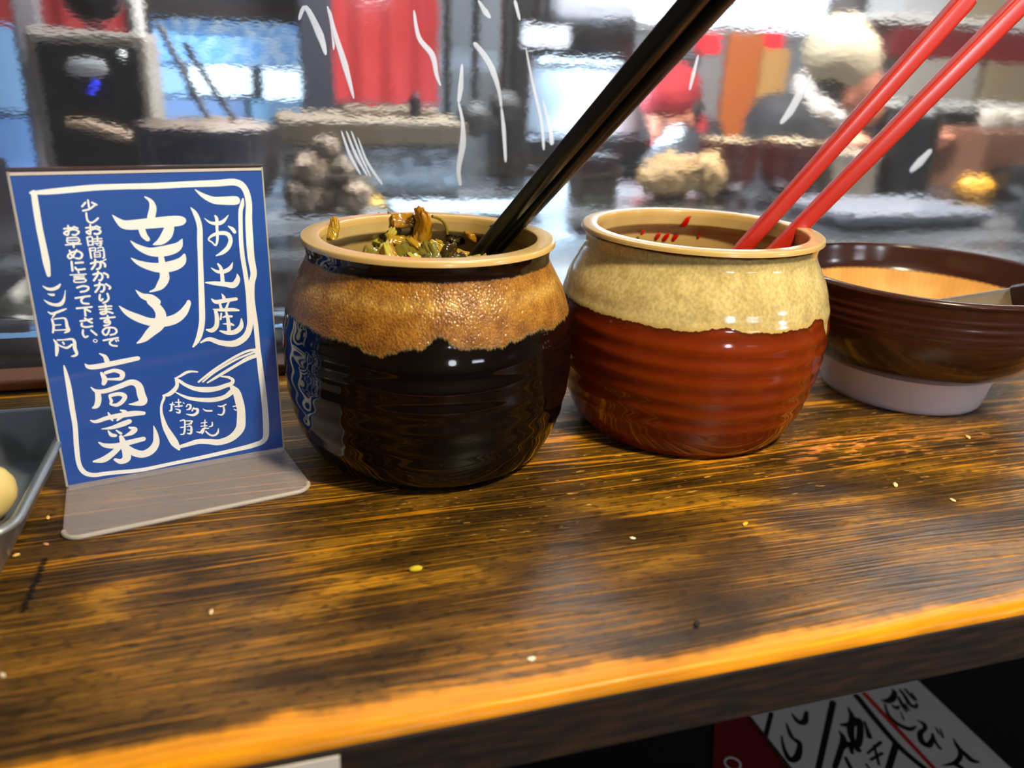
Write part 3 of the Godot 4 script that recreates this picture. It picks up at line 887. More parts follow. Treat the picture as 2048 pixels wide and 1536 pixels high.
# ---------- the blue price card in its acrylic stand ----------
func build_sign() -> void:
	var t := thing("card_stand", "clear acrylic stand holding a blue hand-lettered card beside the black jar", "sign", at(-0.0418, 0, -0.3149))
	t.rotation.y = deg_to_rad(11.98)
	var upright := Node3D.new()
	upright.name = "upright"
	t.add_child(upright)
	upright.position = Vector3(0, 0.004, 0)
	upright.rotation.x = -0.011
	var w := 0.0821
	var h := 0.1174
	# acrylic back plate with a polished darker top edge
	part("back_plate", rounded_box(Vector3(w + 0.0014, h + 0.001, 0.0022), 0.0004), mats.acrylic, upright).position = Vector3(0, h / 2.0 + 0.0004, -0.0016)
	var im := Image.create(1000, 1430, false, Image.FORMAT_RGB8)
	im.fill(Color(0.05, 0.275, 0.62))
	var ink := Color(0.91, 0.92, 0.92)
	for k in sign_print:
		draw_strokes(im, sign_print[k], 1.0, ink)
	var pm := plain(Color.WHITE, 0.4)
	pm.albedo_texture = ImageTexture.create_from_image(im)
	pm.clearcoat_enabled = true
	pm.clearcoat = 0.8
	pm.clearcoat_roughness = 0.06
	part("printed_card", rounded_box(Vector3(w, h, 0.0006), 0.0001), pm, upright).position = Vector3(0, h / 2.0, -0.0002)
	var edge := mats.acrylic_edge as StandardMaterial3D
	part("side_edge", rounded_box(Vector3(0.0009, h + 0.001, 0.0030), 0.0003), edge, upright).position = Vector3(-w / 2.0 - 0.0004, h / 2.0, -0.0012)
	part("side_edge", rounded_box(Vector3(0.0006, h + 0.001, 0.0030), 0.0002), edge, upright).position = Vector3(w / 2.0 + 0.0003, h / 2.0, -0.0012)
	part("top_edge", rounded_box(Vector3(w + 0.0016, 0.0012, 0.0034), 0.0004), plain(Color(0.20, 0.16, 0.15), 0.2), upright).position = Vector3(0, h + 0.0008, -0.0014)
	part("white_margin", rounded_box(Vector3(w, 0.0010, 0.0006), 0.0001), plain(Color(0.75, 0.72, 0.70), 0.4), upright).position = Vector3(0, h - 0.0004, 0.0002)
	# the foot: a sheet with rounded front corners and a soft bend
	var poly := PackedVector2Array([Vector2(-w / 2.0 - 0.0007, -0.002), Vector2(w / 2.0 + 0.0007, -0.002)])
	var fr := 0.006
	var fl := 0.0365
	for c in 2:
		for i in 7:
			var a := PI / 2.0 * i / 6.0
			if c == 0:
				poly.append(Vector2(w / 2.0 + 0.0025 - fr + fr * cos(a), fl - fr + fr * sin(a)))
			else:
				poly.append(Vector2(-w / 2.0 - 0.0025 + fr - fr * sin(a), fl - fr + fr * cos(a)))
	part("foot", plate(poly, 0.0024), mats.acrylic, t).position = Vector3(0, 0.0025, 0)
	# frosted cut edge along the front of the foot
	var pts: Array[Vector3] = []
	var rad: Array[float] = []
	for i in range(2, poly.size()):
		pts.append(Vector3(poly[i].x, 0.0013, poly[i].y))
		rad.append(0.0009)
	part("foot_edge", tube(pts, rad, 10), edge, t)
	part("bend", tube([Vector3(-w / 2.0, 0.003, -0.001), Vector3(w / 2.0, 0.003, -0.001)], [0.0016, 0.0016], 12), mats.acrylic, t)

# ---------- grinding bowl with a steel spoon ----------
func build_bowl_and_spoon() -> void:
	var c := at(0.3365, 0, -0.3387)
	var t := thing("grinding_bowl", "brown-glazed ridged grinding bowl with white foot and bare orange inside", "bowl", c)
	var foot := PackedVector2Array([Vector2(0.0, 0.002), Vector2(0.036, 0.002), Vector2(0.0395, 0.0), Vector2(0.0415, 0.0006), Vector2(0.0422, 0.003), Vector2(0.0432, 0.008), Vector2(0.0445, 0.014), Vector2(0.0462, 0.0185), Vector2(0.048, 0.021)])
	part("foot", lathe(foot, 72), plain(Color(0.74, 0.71, 0.74), 0.35), t)
	var glaze_m := plain(Color(0.19, 0.072, 0.035), 0.14)
	glaze_m.clearcoat_enabled = true
	glaze_m.clearcoat = 0.3
	var ysb := [0.0195, 0.024, 0.030, 0.037, 0.045, 0.052, 0.0575, 0.063, 0.067]
	var rsb := [0.0475, 0.0545, 0.0610, 0.0662, 0.0698, 0.0712, 0.0716, 0.0722, 0.0730]
	var body := PackedVector2Array()
	for i in 71:
		var y := lerpf(0.0195, 0.0665, i / 70.0)
		var k := smoothstep(0.046, 0.049, y) * (1.0 - smoothstep(0.060, 0.0625, y))
		body.append(Vector2(curve_r(ysb, rsb, y) + 0.0002 * k * cos(TAU * y / 0.0042), y))
	for i in 9:
		var a := PI * i / 8.0
		body.append(Vector2(0.0712 + 0.0024 * cos(a), 0.0667 + 0.0022 * sin(a)))
	for q in [Vector2(0.0683, 0.064), Vector2(0.0676, 0.059), Vector2(0.0668, 0.0555), Vector2(0.0655, 0.0535)]:
		body.append(q)
	part("glazed_wall", lathe(body, 96), glaze_m, t)
	var inn := PackedVector2Array([Vector2(0.0657, 0.054)])
	for i in 14:
		var a := PI / 2.0 * (i + 1) / 14.0
		inn.append(Vector2(0.0652 * cos(a), 0.0535 - 0.036 * sin(a)))
	var im := Image.create(512, 64, false, Image.FORMAT_RGB8)
	var nz := noise(61, 0.03, 3)
	for y in 64:
		for x in 512:
			var g := 0.5 + 0.5 * cos(x * TAU / 4.0)
			var k := clampf(0.55 + 0.5 * nz.get_noise_2d(x, y) + 0.12 * g, 0.0, 1.0)
			im.set_pixel(x, y, Color(0.72, 0.52, 0.24).lerp(Color(0.88, 0.70, 0.40), k))
	var im_m := plain(Color.WHITE, 0.6)
	im_m.albedo_texture = ImageTexture.create_from_image(im)
	var comb := func(a: float, y: float) -> float: return 0.00008 * cos(a * 96.0)
	part("combed_inside", lathe(inn, 192, comb), im_m, t)
	# spoon: a flat steel strip leaning out over the near rim, its dark grip past the frame
	var p0 := at(0.3340, 0.052, -0.3330)
	var p1 := at(0.3495, 0.0695, -0.2945)
	var s := thing("steel_spoon", "flat steel spoon handle leaning out of the brown grinding bowl", "spoon", p0)
	var d := p1 - p0
	var across := Vector3(0.15, -0.93, 0.30).normalized() * 0.0075
	var strip := tube([Vector3.ZERO + across, d * 0.5 + across, d * 1.02 + across], [0.0075, 0.0075, 0.0075], 20, 0.12, Vector3(0, 1, 0).cross(d).normalized(), 5.0)
	part("handle", strip, mats.pale_steel, s)
	part("grip", tube([d * 1.0 + across, d * 1.9 + across], [0.0088, 0.0088], 16, 0.6, Vector3(0, 1, 0).cross(d).normalized(), 4.0), plain(Color(0.10, 0.03, 0.035), 0.4), s)
	part("scoop", lump(Vector3(0.016, 0.004, 0.020), 5, 0.05, 1.0, 10), mats.steel, s).position = Vector3(-0.006, -0.021, -0.012)

# ---------- steel tray and a clove at the left edge ----------
func loft_rect(rings: Array) -> ArrayMesh:
	# rings of [half width, half depth, corner radius, y]
	var vs := PackedVector3Array()
	var st := SurfaceTool.new()
	st.begin(Mesh.PRIMITIVE_TRIANGLES)
	var per := 32
	for q in rings:
		for c in 4:
			var sx: float = [1.0, -1.0, -1.0, 1.0][c]
			var sz: float = [1.0, 1.0, -1.0, -1.0][c]
			for i in 8:
				var a := PI / 2.0 * (c + i / 7.0)
				st.add_vertex(Vector3(sx * (q[0] - q[2]) + q[2] * cos(a), q[3], sz * (q[1] - q[2]) + q[2] * sin(a)))
	for i in rings.size() - 1:
		for s in per:
			var a := i * per + s
			var a2 := i * per + (s + 1) % per
			for k in [a, a2, a + per, a2, a2 + per, a + per]:
				st.add_index(k)
	st.generate_normals()
	return st.commit()

func build_tray() -> void:
	var t := thing("steel_tray", "shallow stainless steel tray with rolled rim at the ledge's left end", "tray", at(-0.205, 0, -0.2915))
	var hw := 0.1235
	var hd := 0.0515
	var outer := loft_rect([[0.01, 0.01, 0.005, 0.0004], [hw - 0.012, hd - 0.008, 0.008, 0.0], [hw - 0.0105, hd - 0.0065, 0.009, 0.0015], [hw - 0.0015, hd - 0.001, 0.012, 0.0205], [hw, hd, 0.0125, 0.0215], [hw - 0.0003, hd - 0.0003, 0.0125, 0.0228], [hw - 0.0018, hd - 0.0018, 0.011, 0.0230], [hw - 0.0034, hd - 0.003, 0.0105, 0.0222], [hw - 0.0125, hd - 0.0085, 0.008, 0.0028], [hw - 0.0145, hd - 0.0105, 0.007, 0.0016], [0.01, 0.01, 0.005, 0.0014], [0.0005, 0.0005, 0.0002, 0.0014]])
	part("pan", outer, mats.pale_steel, t)
	lone("peeled_clove", lump(Vector3(0.0108, 0.0106, 0.0112), 71, 0.08, 1.2), clove_mat(), "smooth cream-coloured peeled clove lying in the steel tray", "clove", at(-0.1052, 0.0118, -0.2905))

func clove_mat() -> StandardMaterial3D:
	var m := plain(Color(0.86, 0.78, 0.52), 0.22)
	m.subsurf_scatter_enabled = true
	m.subsurf_scatter_strength = 0.2
	return m

# ---------- chopsticks ----------
func build_chopsticks() -> void:
	stick("black_chopstick", "black lacquered chopstick in the pickle jar, left one of the pair", at(0.0900, 0.085, -0.3400), at(0.1400, 0.1833, -0.2640), 0.32, 1.42, 0.0028, 0.0044, mats.black_lacquer, 3.2)
	stick("black_chopstick", "black lacquered chopstick in the pickle jar, right one of the pair", at(0.0985, 0.085, -0.3450), at(0.1502, 0.1838, -0.2660), 0.30, 1.42, 0.0030, 0.0045, mats.black_lacquer, 3.2)
	stick("red_chopstick", "red lacquered chopstick in the red-brown jar whose blunt end shows", at(0.2169, 0.088, -0.3271), at(0.2905, 0.1932, -0.3065), 0.55, 1.03, 0.0031, 0.0041, mats.red_lacquer, 5.0)
	stick("red_chopstick", "red lacquered chopstick in the red-brown jar nearer the brown bowl", at(0.2365, 0.088, -0.3265), at(0.3140, 0.1932, -0.3000), 0.55, 1.05, 0.0033, 0.0043, mats.red_lacquer, 5.0)

func stick(n: String, label: String, a: Vector3, b: Vector3, below: float, beyond: float, ra: float, rb: float, m: Material, power: float) -> void:
	var d := b - a
	var p0 := a - d * below
	var p1 := a + d * beyond
	var L := p1 - p0
	var pts: Array[Vector3] = []
	var rad: Array[float] = []
	for i in 13:
		var k: float = [0.0, 0.006, 0.015, 0.1, 0.25, 0.4, 0.55, 0.7, 0.85, 0.95, 0.985, 0.996, 1.0][i]
		var r := lerpf(ra, rb, clampf((k - 0.1) / 0.9, 0.0, 1.0))
		if i < 2:
			r *= [0.5, 0.85][i]
		if i > 10:
			r *= [0.93, 0.72][i - 11]
		pts.append(L * k)
		rad.append(r)
	lone(n, tube(pts, rad, 32, 1.0, Vector3.ZERO, power), m, label, "chopstick", p0)

# ---------- pickles, seasoning ----------
func pickle_mat(c: Color) -> StandardMaterial3D:
	var m := plain(c, 0.16)
	m.clearcoat_enabled = true
	m.clearcoat = 0.6
	m.clearcoat_roughness = 0.08
	m.subsurf_scatter_enabled = true
	m.subsurf_scatter_strength = 0.12
	return m

func strip_mesh(l: float, w: float, th: float, bend: float, seed_: int) -> ArrayMesh:
	var g := RandomNumberGenerator.new()
	g.seed = seed_
	var pts: Array[Vector3] = []
	var rad: Array[float] = []
	for i in 8:
		var k := i / 7.0
		pts.append(Vector3((k - 0.5) * l, bend * l * (sin(PI * k) - 0.5), g.randf_range(-0.08, 0.08) * w))
		rad.append(w * 0.5 * (0.62 + 0.38 * sin(PI * clampf(k * 0.9 + 0.08, 0.0, 1.0))) * g.randf_range(0.85, 1.12))
	return tube(pts, rad, 14, th / w, Vector3.UP, 2.6)

# an uneven chopped leaf or stem: a flattened, angular, dented lump
func chunk_mesh(r: Vector3, seed_: int) -> ArrayMesh:
	var nz := noise(seed_, 1.6, 3)
	var st := SurfaceTool.new()
	st.begin(Mesh.PRIMITIVE_TRIANGLES)
	var rings := 12
	var seg := 24
	for i in rings + 1:
		var b := -PI / 2 + PI * i / rings
		for s in seg + 1:
			var a := TAU * (s % seg) / seg
			var d := Vector3(cos(b) * sin(a), sin(b), cos(b) * cos(a))
			# towards a box, so that cut ends look cut
			var m := maxf(absf(d.x), maxf(absf(d.y), absf(d.z)))
			var q := d.lerp(d / m, 0.55) * (1.0 + 0.26 * nz.get_noise_3dv(d * 1.4))
			var p := q * r
			p.y += 0.35 * r.x * (q.x * q.x - 0.4) + 0.18 * r.x * nz.get_noise_2d(q.x * 3.0, q.z * 3.0)
			st.add_vertex(p)
	for i in rings:
		for s in seg:
			var a := i * (seg + 1) + s
			var b := a + seg + 1
			for q in [a, b, a + 1, a + 1, b, b + 1]:
				st.add_index(q)
	st.generate_normals()
	return st.commit()

func build_pickles() -> void:
	var cols := [Color(0.62, 0.50, 0.10), Color(0.20, 0.17, 0.06), Color(0.62, 0.44, 0.08), Color(0.44, 0.41, 0.12), Color(0.11, 0.085, 0.05), Color(0.68, 0.64, 0.24)]
	var pm: Array[Material] = []
	for c in cols:
		pm.append(pickle_mat(c))
	# the heap itself, uncountable, under the loose pieces
	var heap := lone("pickle_heap", lump(Vector3(0.046, 0.019, 0.046), 81, 0.22, 4.5, 28), pickle_mat(Color(0.22, 0.17, 0.05)), "dark chopped pickled greens filling the black jar", "pickles", at(0.0625, 0.0620, -0.3265))
	heap.set_meta("kind", "stuff")
	var jc := Vector2(0.063, -0.3245)
	var shapes: Array[Mesh] = []
	for i in 6:
		shapes.append(chunk_mesh(Vector3(0.0085 + 0.0015 * (i % 3), 0.0026, 0.0042 + 0.001 * (i % 2)), 900 + i))
	var hue := ["golden", "dark olive", "amber", "olive green", "nearly black", "yellow-green"]
	for i in 42:
		var a := rng.randf() * TAU
		var r := 0.034 * sqrt(rng.randf())
		var y := 0.0800 + rng.randf_range(-0.002, 0.004) - r * r * 2.2
		var h: int = i % 6
		var o := lone("pickle_piece", shapes[(i * 5 + i / 6) % 6], pm[h], "%s chopped pickle piece lying loose among the greens in the black jar" % hue[h], "pickle", at(jc.x - 0.006 + r * sin(a), y, jc.y - 0.004 + r * cos(a)), "%s loose pickle pieces" % hue[h])
		o.rotation = Vector3(rng.randf_range(-0.7, 0.7), rng.randf() * TAU, rng.randf_range(-0.7, 0.7))
	# pieces that stand out: [x, y, z, length, width, thick, bend, colour, rotation]
	var tall := [
		[0.0655, 0.0865, -0.3600, 0.017, 0.0075, 0.0040, 0.10, 2, Vector3(0.2, 0.3, 1.45), "tall amber pickle stem standing upright in the middle of the black jar"],
		[0.0763, 0.0885, -0.3640, 0.0115, 0.0022, 0.0018, 0.22, 3, Vector3(0.0, 0.2, -0.85), "thin curled green stalk arching off the tall amber pickle stem"],
		[0.0445, 0.0835, -0.3780, 0.014, 0.0085, 0.0040, 0.12, 3, Vector3(0.5, 0.4, 0.7), "olive pickle chunk with a dark side at the heap's left"],
		[0.0505, 0.0830, -0.3720, 0.013, 0.0090, 0.0040, 0.10, 5, Vector3(0.6, -0.3, 0.5), "pale yellow-green pickle chunk beside the olive one"],
		[0.0570, 0.0845, -0.3760, 0.015, 0.0070, 0.0036, 0.16, 2, Vector3(0.4, 0.9, -0.6), "bright amber folded pickle leaf left of the tall stem"],
		[0.0590, 0.0815, -0.3640, 0.014, 0.0060, 0.0030, 0.10, 0, Vector3(0.2, 0.1, 0.05), "flat golden pickle slice in front of the folded leaf"],
		[0.0535, 0.0835, -0.3690, 0.008, 0.0060, 0.0050, 0.10, 4, Vector3(0.2, 0.3, 0.9), "nearly black pickle bit between the yellow chunk and the amber leaf"],
		[0.0870, 0.0815, -0.3690, 0.012, 0.0050, 0.0036, 0.10, 1, Vector3(0.2, 0.5, 0.4), "dark olive pickle bit left of the black chopsticks"],
		[0.0910, 0.0830, -0.3620, 0.006, 0.0045, 0.0040, 0.05, 2, Vector3(0.2, 0.5, 0.2), "small orange pickle bit touching the left black chopstick"],
		[0.1010, 0.0900, -0.3470, 0.009, 0.0060, 0.0040, 0.10, 4, Vector3(0.3, 0.5, 0.6), "dark shrivelled pickle leaf stuck high on the jar wall by the chopsticks"],
		[0.0585, 0.0895, -0.3672, 0.0085, 0.0055, 0.0026, 0.10, 2, Vector3(1.3, 0.1, 0.1), "orange pickle scrap stuck under the back rim of the black jar"],
		[0.0640, 0.0850, -0.3675, 0.012, 0.0042, 0.0024, 0.10, 1, Vector3(0.0, 0.2, 1.5), "brown pickle scrap hanging down the back wall of the black jar"],
		[0.0255, 0.0905, -0.3440, 0.008, 0.0034, 0.0026, 0.10, 0, Vector3(0.1, 1.2, 1.2), "yellow pickle scrap stuck under the left rim of the black jar"],
	]
	var k := 0
	for q in tall:
		var o := lone("pickle_piece", strip_mesh(q[3], q[4], q[5], q[6], 950 + k) if q[6] > 0.2 else chunk_mesh(Vector3(q[3] * 0.62, q[5] * 0.62, q[4] * 0.62), 950 + k), pm[q[7]], q[9], "pickle", at(q[0], q[1] + 0.0035, q[2]))
		o.rotation = q[8]
		k += 1
	# red seasoning, low in the right jar, and shreds that stuck to its wall
	var paste := lone("red_seasoning", lump(Vector3(0.050, 0.014, 0.050), 83, 0.12, 3.0, 18), pickle_mat(Color(0.48, 0.04, 0.02)), "red pickled seasoning low inside the red-brown jar", "seasoning", at(0.191, 0.042, -0.328))
	paste.set_meta("kind", "stuff")
	var bits := [[0.2075, 0.0895, -0.3720, 0.0070, "tall red shred stuck highest on the back wall of the red-brown jar"], [0.1960, 0.0805, -0.3795, 0.0050, "second red shred from the left low on the red-brown jar's wall"], [0.2005, 0.0800, -0.3790, 0.0055, "third red shred from the left low on the red-brown jar's wall"], [0.2055, 0.0800, -0.3782, 0.0055, "fourth red shred from the left low on the red-brown jar's wall"], [0.1855, 0.0835, -0.3765, 0.0035, "small pale red shred leftmost on the red-brown jar's wall"], [0.2170, 0.0815, -0.3735, 0.0026, "dark red speck on the red-brown jar's wall left of the chopsticks"], [0.2215, 0.0790, -0.3735, 0.0050, "dark red shred on the jar wall right behind the left red chopstick"]]
	for q in bits:
		var o := lone("red_shred", lump(Vector3(q[3] * 0.26, q[3] * 0.5, 0.0008), 970 + k, 0.35, 1.4, 8), pickle_mat(Color(0.70, 0.05, 0.02)), q[4], "shred", at(q[0], q[1], q[2]))
		o.rotation = Vector3(0.35, 0.0, -0.35)
		k += 1

func build_crumbs() -> void:
	var rows := [
		[0.0392, -0.2261, 0.0024, Color(0.72, 0.66, 0.05), "bright yellow pickle crumb on the ledge below the black jar"],
		[0.1194, -0.1772, 0.0017, Color(0.01, 0.01, 0.01), "black speck on the ledge near its amber front edge"],
		[-0.0859, -0.2892, 0.0013, Color(0.85, 0.68, 0.40), "pale crumb between the steel tray and the acrylic foot"],
		[-0.0826, -0.2705, 0.0012, Color(0.75, 0.52, 0.38), "pinkish crumb at the top of the dark drip line"],
		[-0.0905, -0.2655, 0.0012, Color(0.85, 0.68, 0.36), "pale crumb just below the steel tray's corner"],
		[-0.0261, -0.2186, 0.0013, Color(0.80, 0.70, 0.55), "pale crumb alone on the ledge well below the blue card"],
		[-0.0791, -0.2036, 0.0012, Color(0.75, 0.70, 0.62), "grey crumb by the left frame edge near the front of the ledge"],
		[0.0640, -0.1746, 0.0013, Color(0.95, 0.93, 0.85), "white crumb in the pale sheen near the ledge's front edge"],
		[0.2490, -0.2398, 0.0019, Color(0.90, 0.80, 0.58), "largest cream crumb on the ledge in front of the bowl"],
		[0.2639, -0.2234, 0.0014, Color(0.90, 0.80, 0.58), "slanted cream crumb right of the largest one"],
		[0.1203, -0.2273, 0.0012, Color(0.90, 0.85, 0.70), "pale crumb on the bare ledge below the red-brown jar's left half"],
		[0.1673, -0.2265, 0.0016, Color(0.85, 0.66, 0.22), "yellowish splinter on the ledge below the red-brown jar"],
		[0.3211, -0.2732, 0.0018, Color(0.92, 0.74, 0.50), "orange-white flake on the worn wood before the white bowl foot"],
	]
	var k := 0
	for q in rows:
		var r: float = q[2]
		var o := lone("crumb", lump(Vector3(r, r * 0.4, r * 0.55), 300 + k, 0.35, 1.5, 6), plain(q[3], 0.8), q[4], "crumb", at(q[0], r * 0.33, q[1]))
		o.rotation.y = k * 0.9
		k += 1

# ---------- below the ledge ----------
func build_under_ledge() -> void:
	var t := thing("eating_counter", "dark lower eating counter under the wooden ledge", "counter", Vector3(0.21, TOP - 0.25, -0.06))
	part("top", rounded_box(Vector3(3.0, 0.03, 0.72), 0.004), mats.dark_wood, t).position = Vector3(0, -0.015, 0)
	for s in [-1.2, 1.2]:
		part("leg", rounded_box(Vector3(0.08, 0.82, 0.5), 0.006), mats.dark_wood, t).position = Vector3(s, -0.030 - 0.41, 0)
	# white paper slip taped on the ledge's front
	var slip := lone("paper_slip", rounded_box(Vector3(0.075, 0.022, 0.0006), 0.0001), plain(Color(0.80, 0.79, 0.77), 0.7), "plain white paper slip stuck on the ledge's dark front edge", "paper", at(-0.0301, -0.0168, -0.1590))
	slip.rotation.z = 0.0
	# menu card lying in the dark under the ledge
	var im := Image.create(710, 1050, false, Image.FORMAT_RGB8)
	im.fill(Color(0.80, 0.78, 0.75))
	for k in menu_print:
		draw_strokes(im, menu_print[k], 0.5, Color(0.70, 0.12, 0.05) if k == "red_line" else Color(0.02, 0.02, 0.02))
	var mm := plain(Color.WHITE, 0.4)
	mm.albedo_texture = ImageTexture.create_from_image(im)
	var md := thing("menu_card", "white laminated menu card with black brush lettering under the ledge", "menu", at(0.364, -0.2487, -0.295))
	part("card", rounded_box(Vector3(0.142, 0.0008, 0.21), 0.0002), mm, md)
	# red leaflet half under the menu
	var rl := thing("red_leaflet", "dark red leaflet with a white ring mark, half under the menu card", "leaflet", at(0.28, -0.2496, -0.33))
	rl.rotation.y = deg_to_rad(-32.0)
	part("sheet", rounded_box(Vector3(0.052, 0.0008, 0.15), 0.0002), plain(Color(0.42, 0.02, 0.03), 0.5), rl)
	var ring := PackedVector2Array([Vector2(0.0042, 0.0), Vector2(0.0056, 0.0), Vector2(0.0056, 0.0003), Vector2(0.0042, 0.0003), Vector2(0.0042, 0.0)])
	part("ring_mark", lathe(ring, 40), plain(Color(0.8, 0.75, 0.75), 0.5), rl).position = Vector3(-0.0135, 0.0003, 0.016)

# ---------- the kitchen behind the screen ----------
func bowl_profile(r: float, h: float, foot: float, th: float) -> PackedVector2Array:
	var p := PackedVector2Array([Vector2(0, 0.002), Vector2(foot - 0.003, 0.0), Vector2(foot, 0.0), Vector2(foot * 1.02, h * 0.1)])
	for i in 10:
		var a := PI / 2.0 * (i + 1) / 10.0
		p.append(Vector2(foot + (r - foot) * sin(a), h * 0.1 + h * 0.9 * (1.0 - cos(a))))
	p.append(Vector2(r - th * 0.5, h + th * 0.3))
	p.append(Vector2(r - th, h))
	for i in 10:
		var a := PI / 2.0 * (1.0 - (i + 1) / 10.0)
		p.append(Vector2(maxf(0.0, (foot + (r - foot) * sin(a) - th) if i < 9 else 0.0), h * 0.1 + th + h * 0.9 * (1.0 - cos(a)) * 0.97))
	return p

func crate(n: String, label: String, cat: String, c: Vector3, s: Vector3, m: Material, r := 0.006) -> MeshInstance3D:
	return lone(n, rounded_box(s, r), m, label, cat, c)

func build_kitchen() -> void:
	var wt := thing("kitchen_worktop", "long stainless steel kitchen worktop behind the plastic screen", "worktop", Vector3(0.9, 0, -1.217))
	part("top", rounded_box(Vector3(6.2, 0.03, 1.50), 0.004), mats.steel, wt).position = Vector3(0, TOP - 0.115, 0)
	part("apron", rounded_box(Vector3(6.2, 0.12, 0.02), 0.003), mats.steel, wt).position = Vector3(0, TOP - 0.19, -0.72)
	for sx in [-2.9, -1.0, 1.0, 2.9]:
		for sz in [-0.7, 0.7]:
			part("leg", tube([Vector3(sx, 0, sz), Vector3(sx, TOP - 0.13, sz)], [0.02, 0.02], 12), mats.steel, wt)
	kitchen_windows()
	kitchen_left()
	kitchen_middle()
	kitchen_right()

func pane(parent: Node, n: String, c: Vector3, s: Vector2, col: Color, e: float) -> void:
	part(n, rounded_box(Vector3(s.x, s.y, 0.008), 0.001), glow(col, e), parent).position = c

func kitchen_windows() -> void:
	var frame_m := plain(Color(0.10, 0.14, 0.20), 0.5)
	var w := thing("window_1", "bluish daylit kitchen window with two white lower panes", "window", at(-0.11, 0, -3.395))
	w.set_meta("kind", "structure")
	part("frame", rounded_box(Vector3(0.62, 0.60, 0.02), 0.003), frame_m, w).position = Vector3(0, 0.10, 0.0)
	var frost := glow(Color(0.42, 0.70, 0.95), 0.9)
	frost.emission_texture = window_tex(1)
	frost.emission = Color.BLACK
	frost.emission_energy_multiplier = 1.25
	part("pane", rounded_box(Vector3(0.51, 0.165, 0.01), 0.001), frost, w).position = Vector3(0.005, 0.217, 0.012)
	pane(w, "pane", Vector3(-0.03, 0.077, 0.012), Vector2(0.215, 0.096), Color(0.90, 0.97, 1.0), 3.2)
	pane(w, "pane", Vector3(0.192, 0.072, 0.012), Vector2(0.142, 0.110), Color(0.90, 0.97, 1.0), 3.4)
	pane(w, "pane", Vector3(-0.205, 0.07, 0.012), Vector2(0.10, 0.10), Color(0.60, 0.78, 0.95), 1.0)
	pane(w, "pane", Vector3(-0.10, -0.045, 0.012), Vector2(0.30, 0.11), Color(0.48, 0.62, 0.82), 0.6)
	pane(w, "pane", Vector3(0.165, -0.045, 0.012), Vector2(0.19, 0.11), Color(0.55, 0.76, 0.92), 0.9)
	var w2 := thing("window_2", "tall pale blue kitchen window at the far left", "window", at(-1.0, 0, -3.395))
	w2.set_meta("kind", "structure")
	part("frame", rounded_box(Vector3(0.42, 0.62, 0.02), 0.003), frame_m, w2).position = Vector3(0, -0.02, 0)
	pane(w2, "pane", Vector3(0.02, 0.10, 0.012), Vector2(0.34, 0.30), Color(0.55, 0.73, 0.90), 0.9)
	pane(w2, "pane", Vector3(0.02, -0.19, 0.012), Vector2(0.34, 0.24), Color(0.46, 0.64, 0.88), 0.8)
	var w3 := thing("window_3", "wide glaring white kitchen window high behind the cooks", "window", at(1.98, 0, -3.395))
	w3.set_meta("kind", "structure")
	part("frame", rounded_box(Vector3(1.20, 0.62, 0.02), 0.003), plain(Color(0.5, 0.5, 0.5), 0.5), w3).position = Vector3(0, 0.64, 0)
	pane(w3, "pane", Vector3(-0.28, 0.645, 0.012), Vector2(0.53, 0.55), Color(0.96, 0.99, 1.0), 3.2)
	pane(w3, "pane", Vector3(0.28, 0.645, 0.012), Vector2(0.53, 0.55), Color(0.96, 0.99, 1.0), 3.2)

func window_tex(seed_: int) -> ImageTexture:
	var im := Image.create(128, 64, false, Image.FORMAT_RGB8)
	var n := noise(seed_, 0.05, 3)
	for y in 64:
		for x in 128:
			var k := clampf(0.35 + 1.8 * n.get_noise_2d(x * 1.3, y * 2.0), 0.0, 1.0)
			im.set_pixel(x, y, Color(0.40, 0.62, 0.86).lerp(Color(0.95, 1.0, 1.0), k))
	return ImageTexture.create_from_image(im)

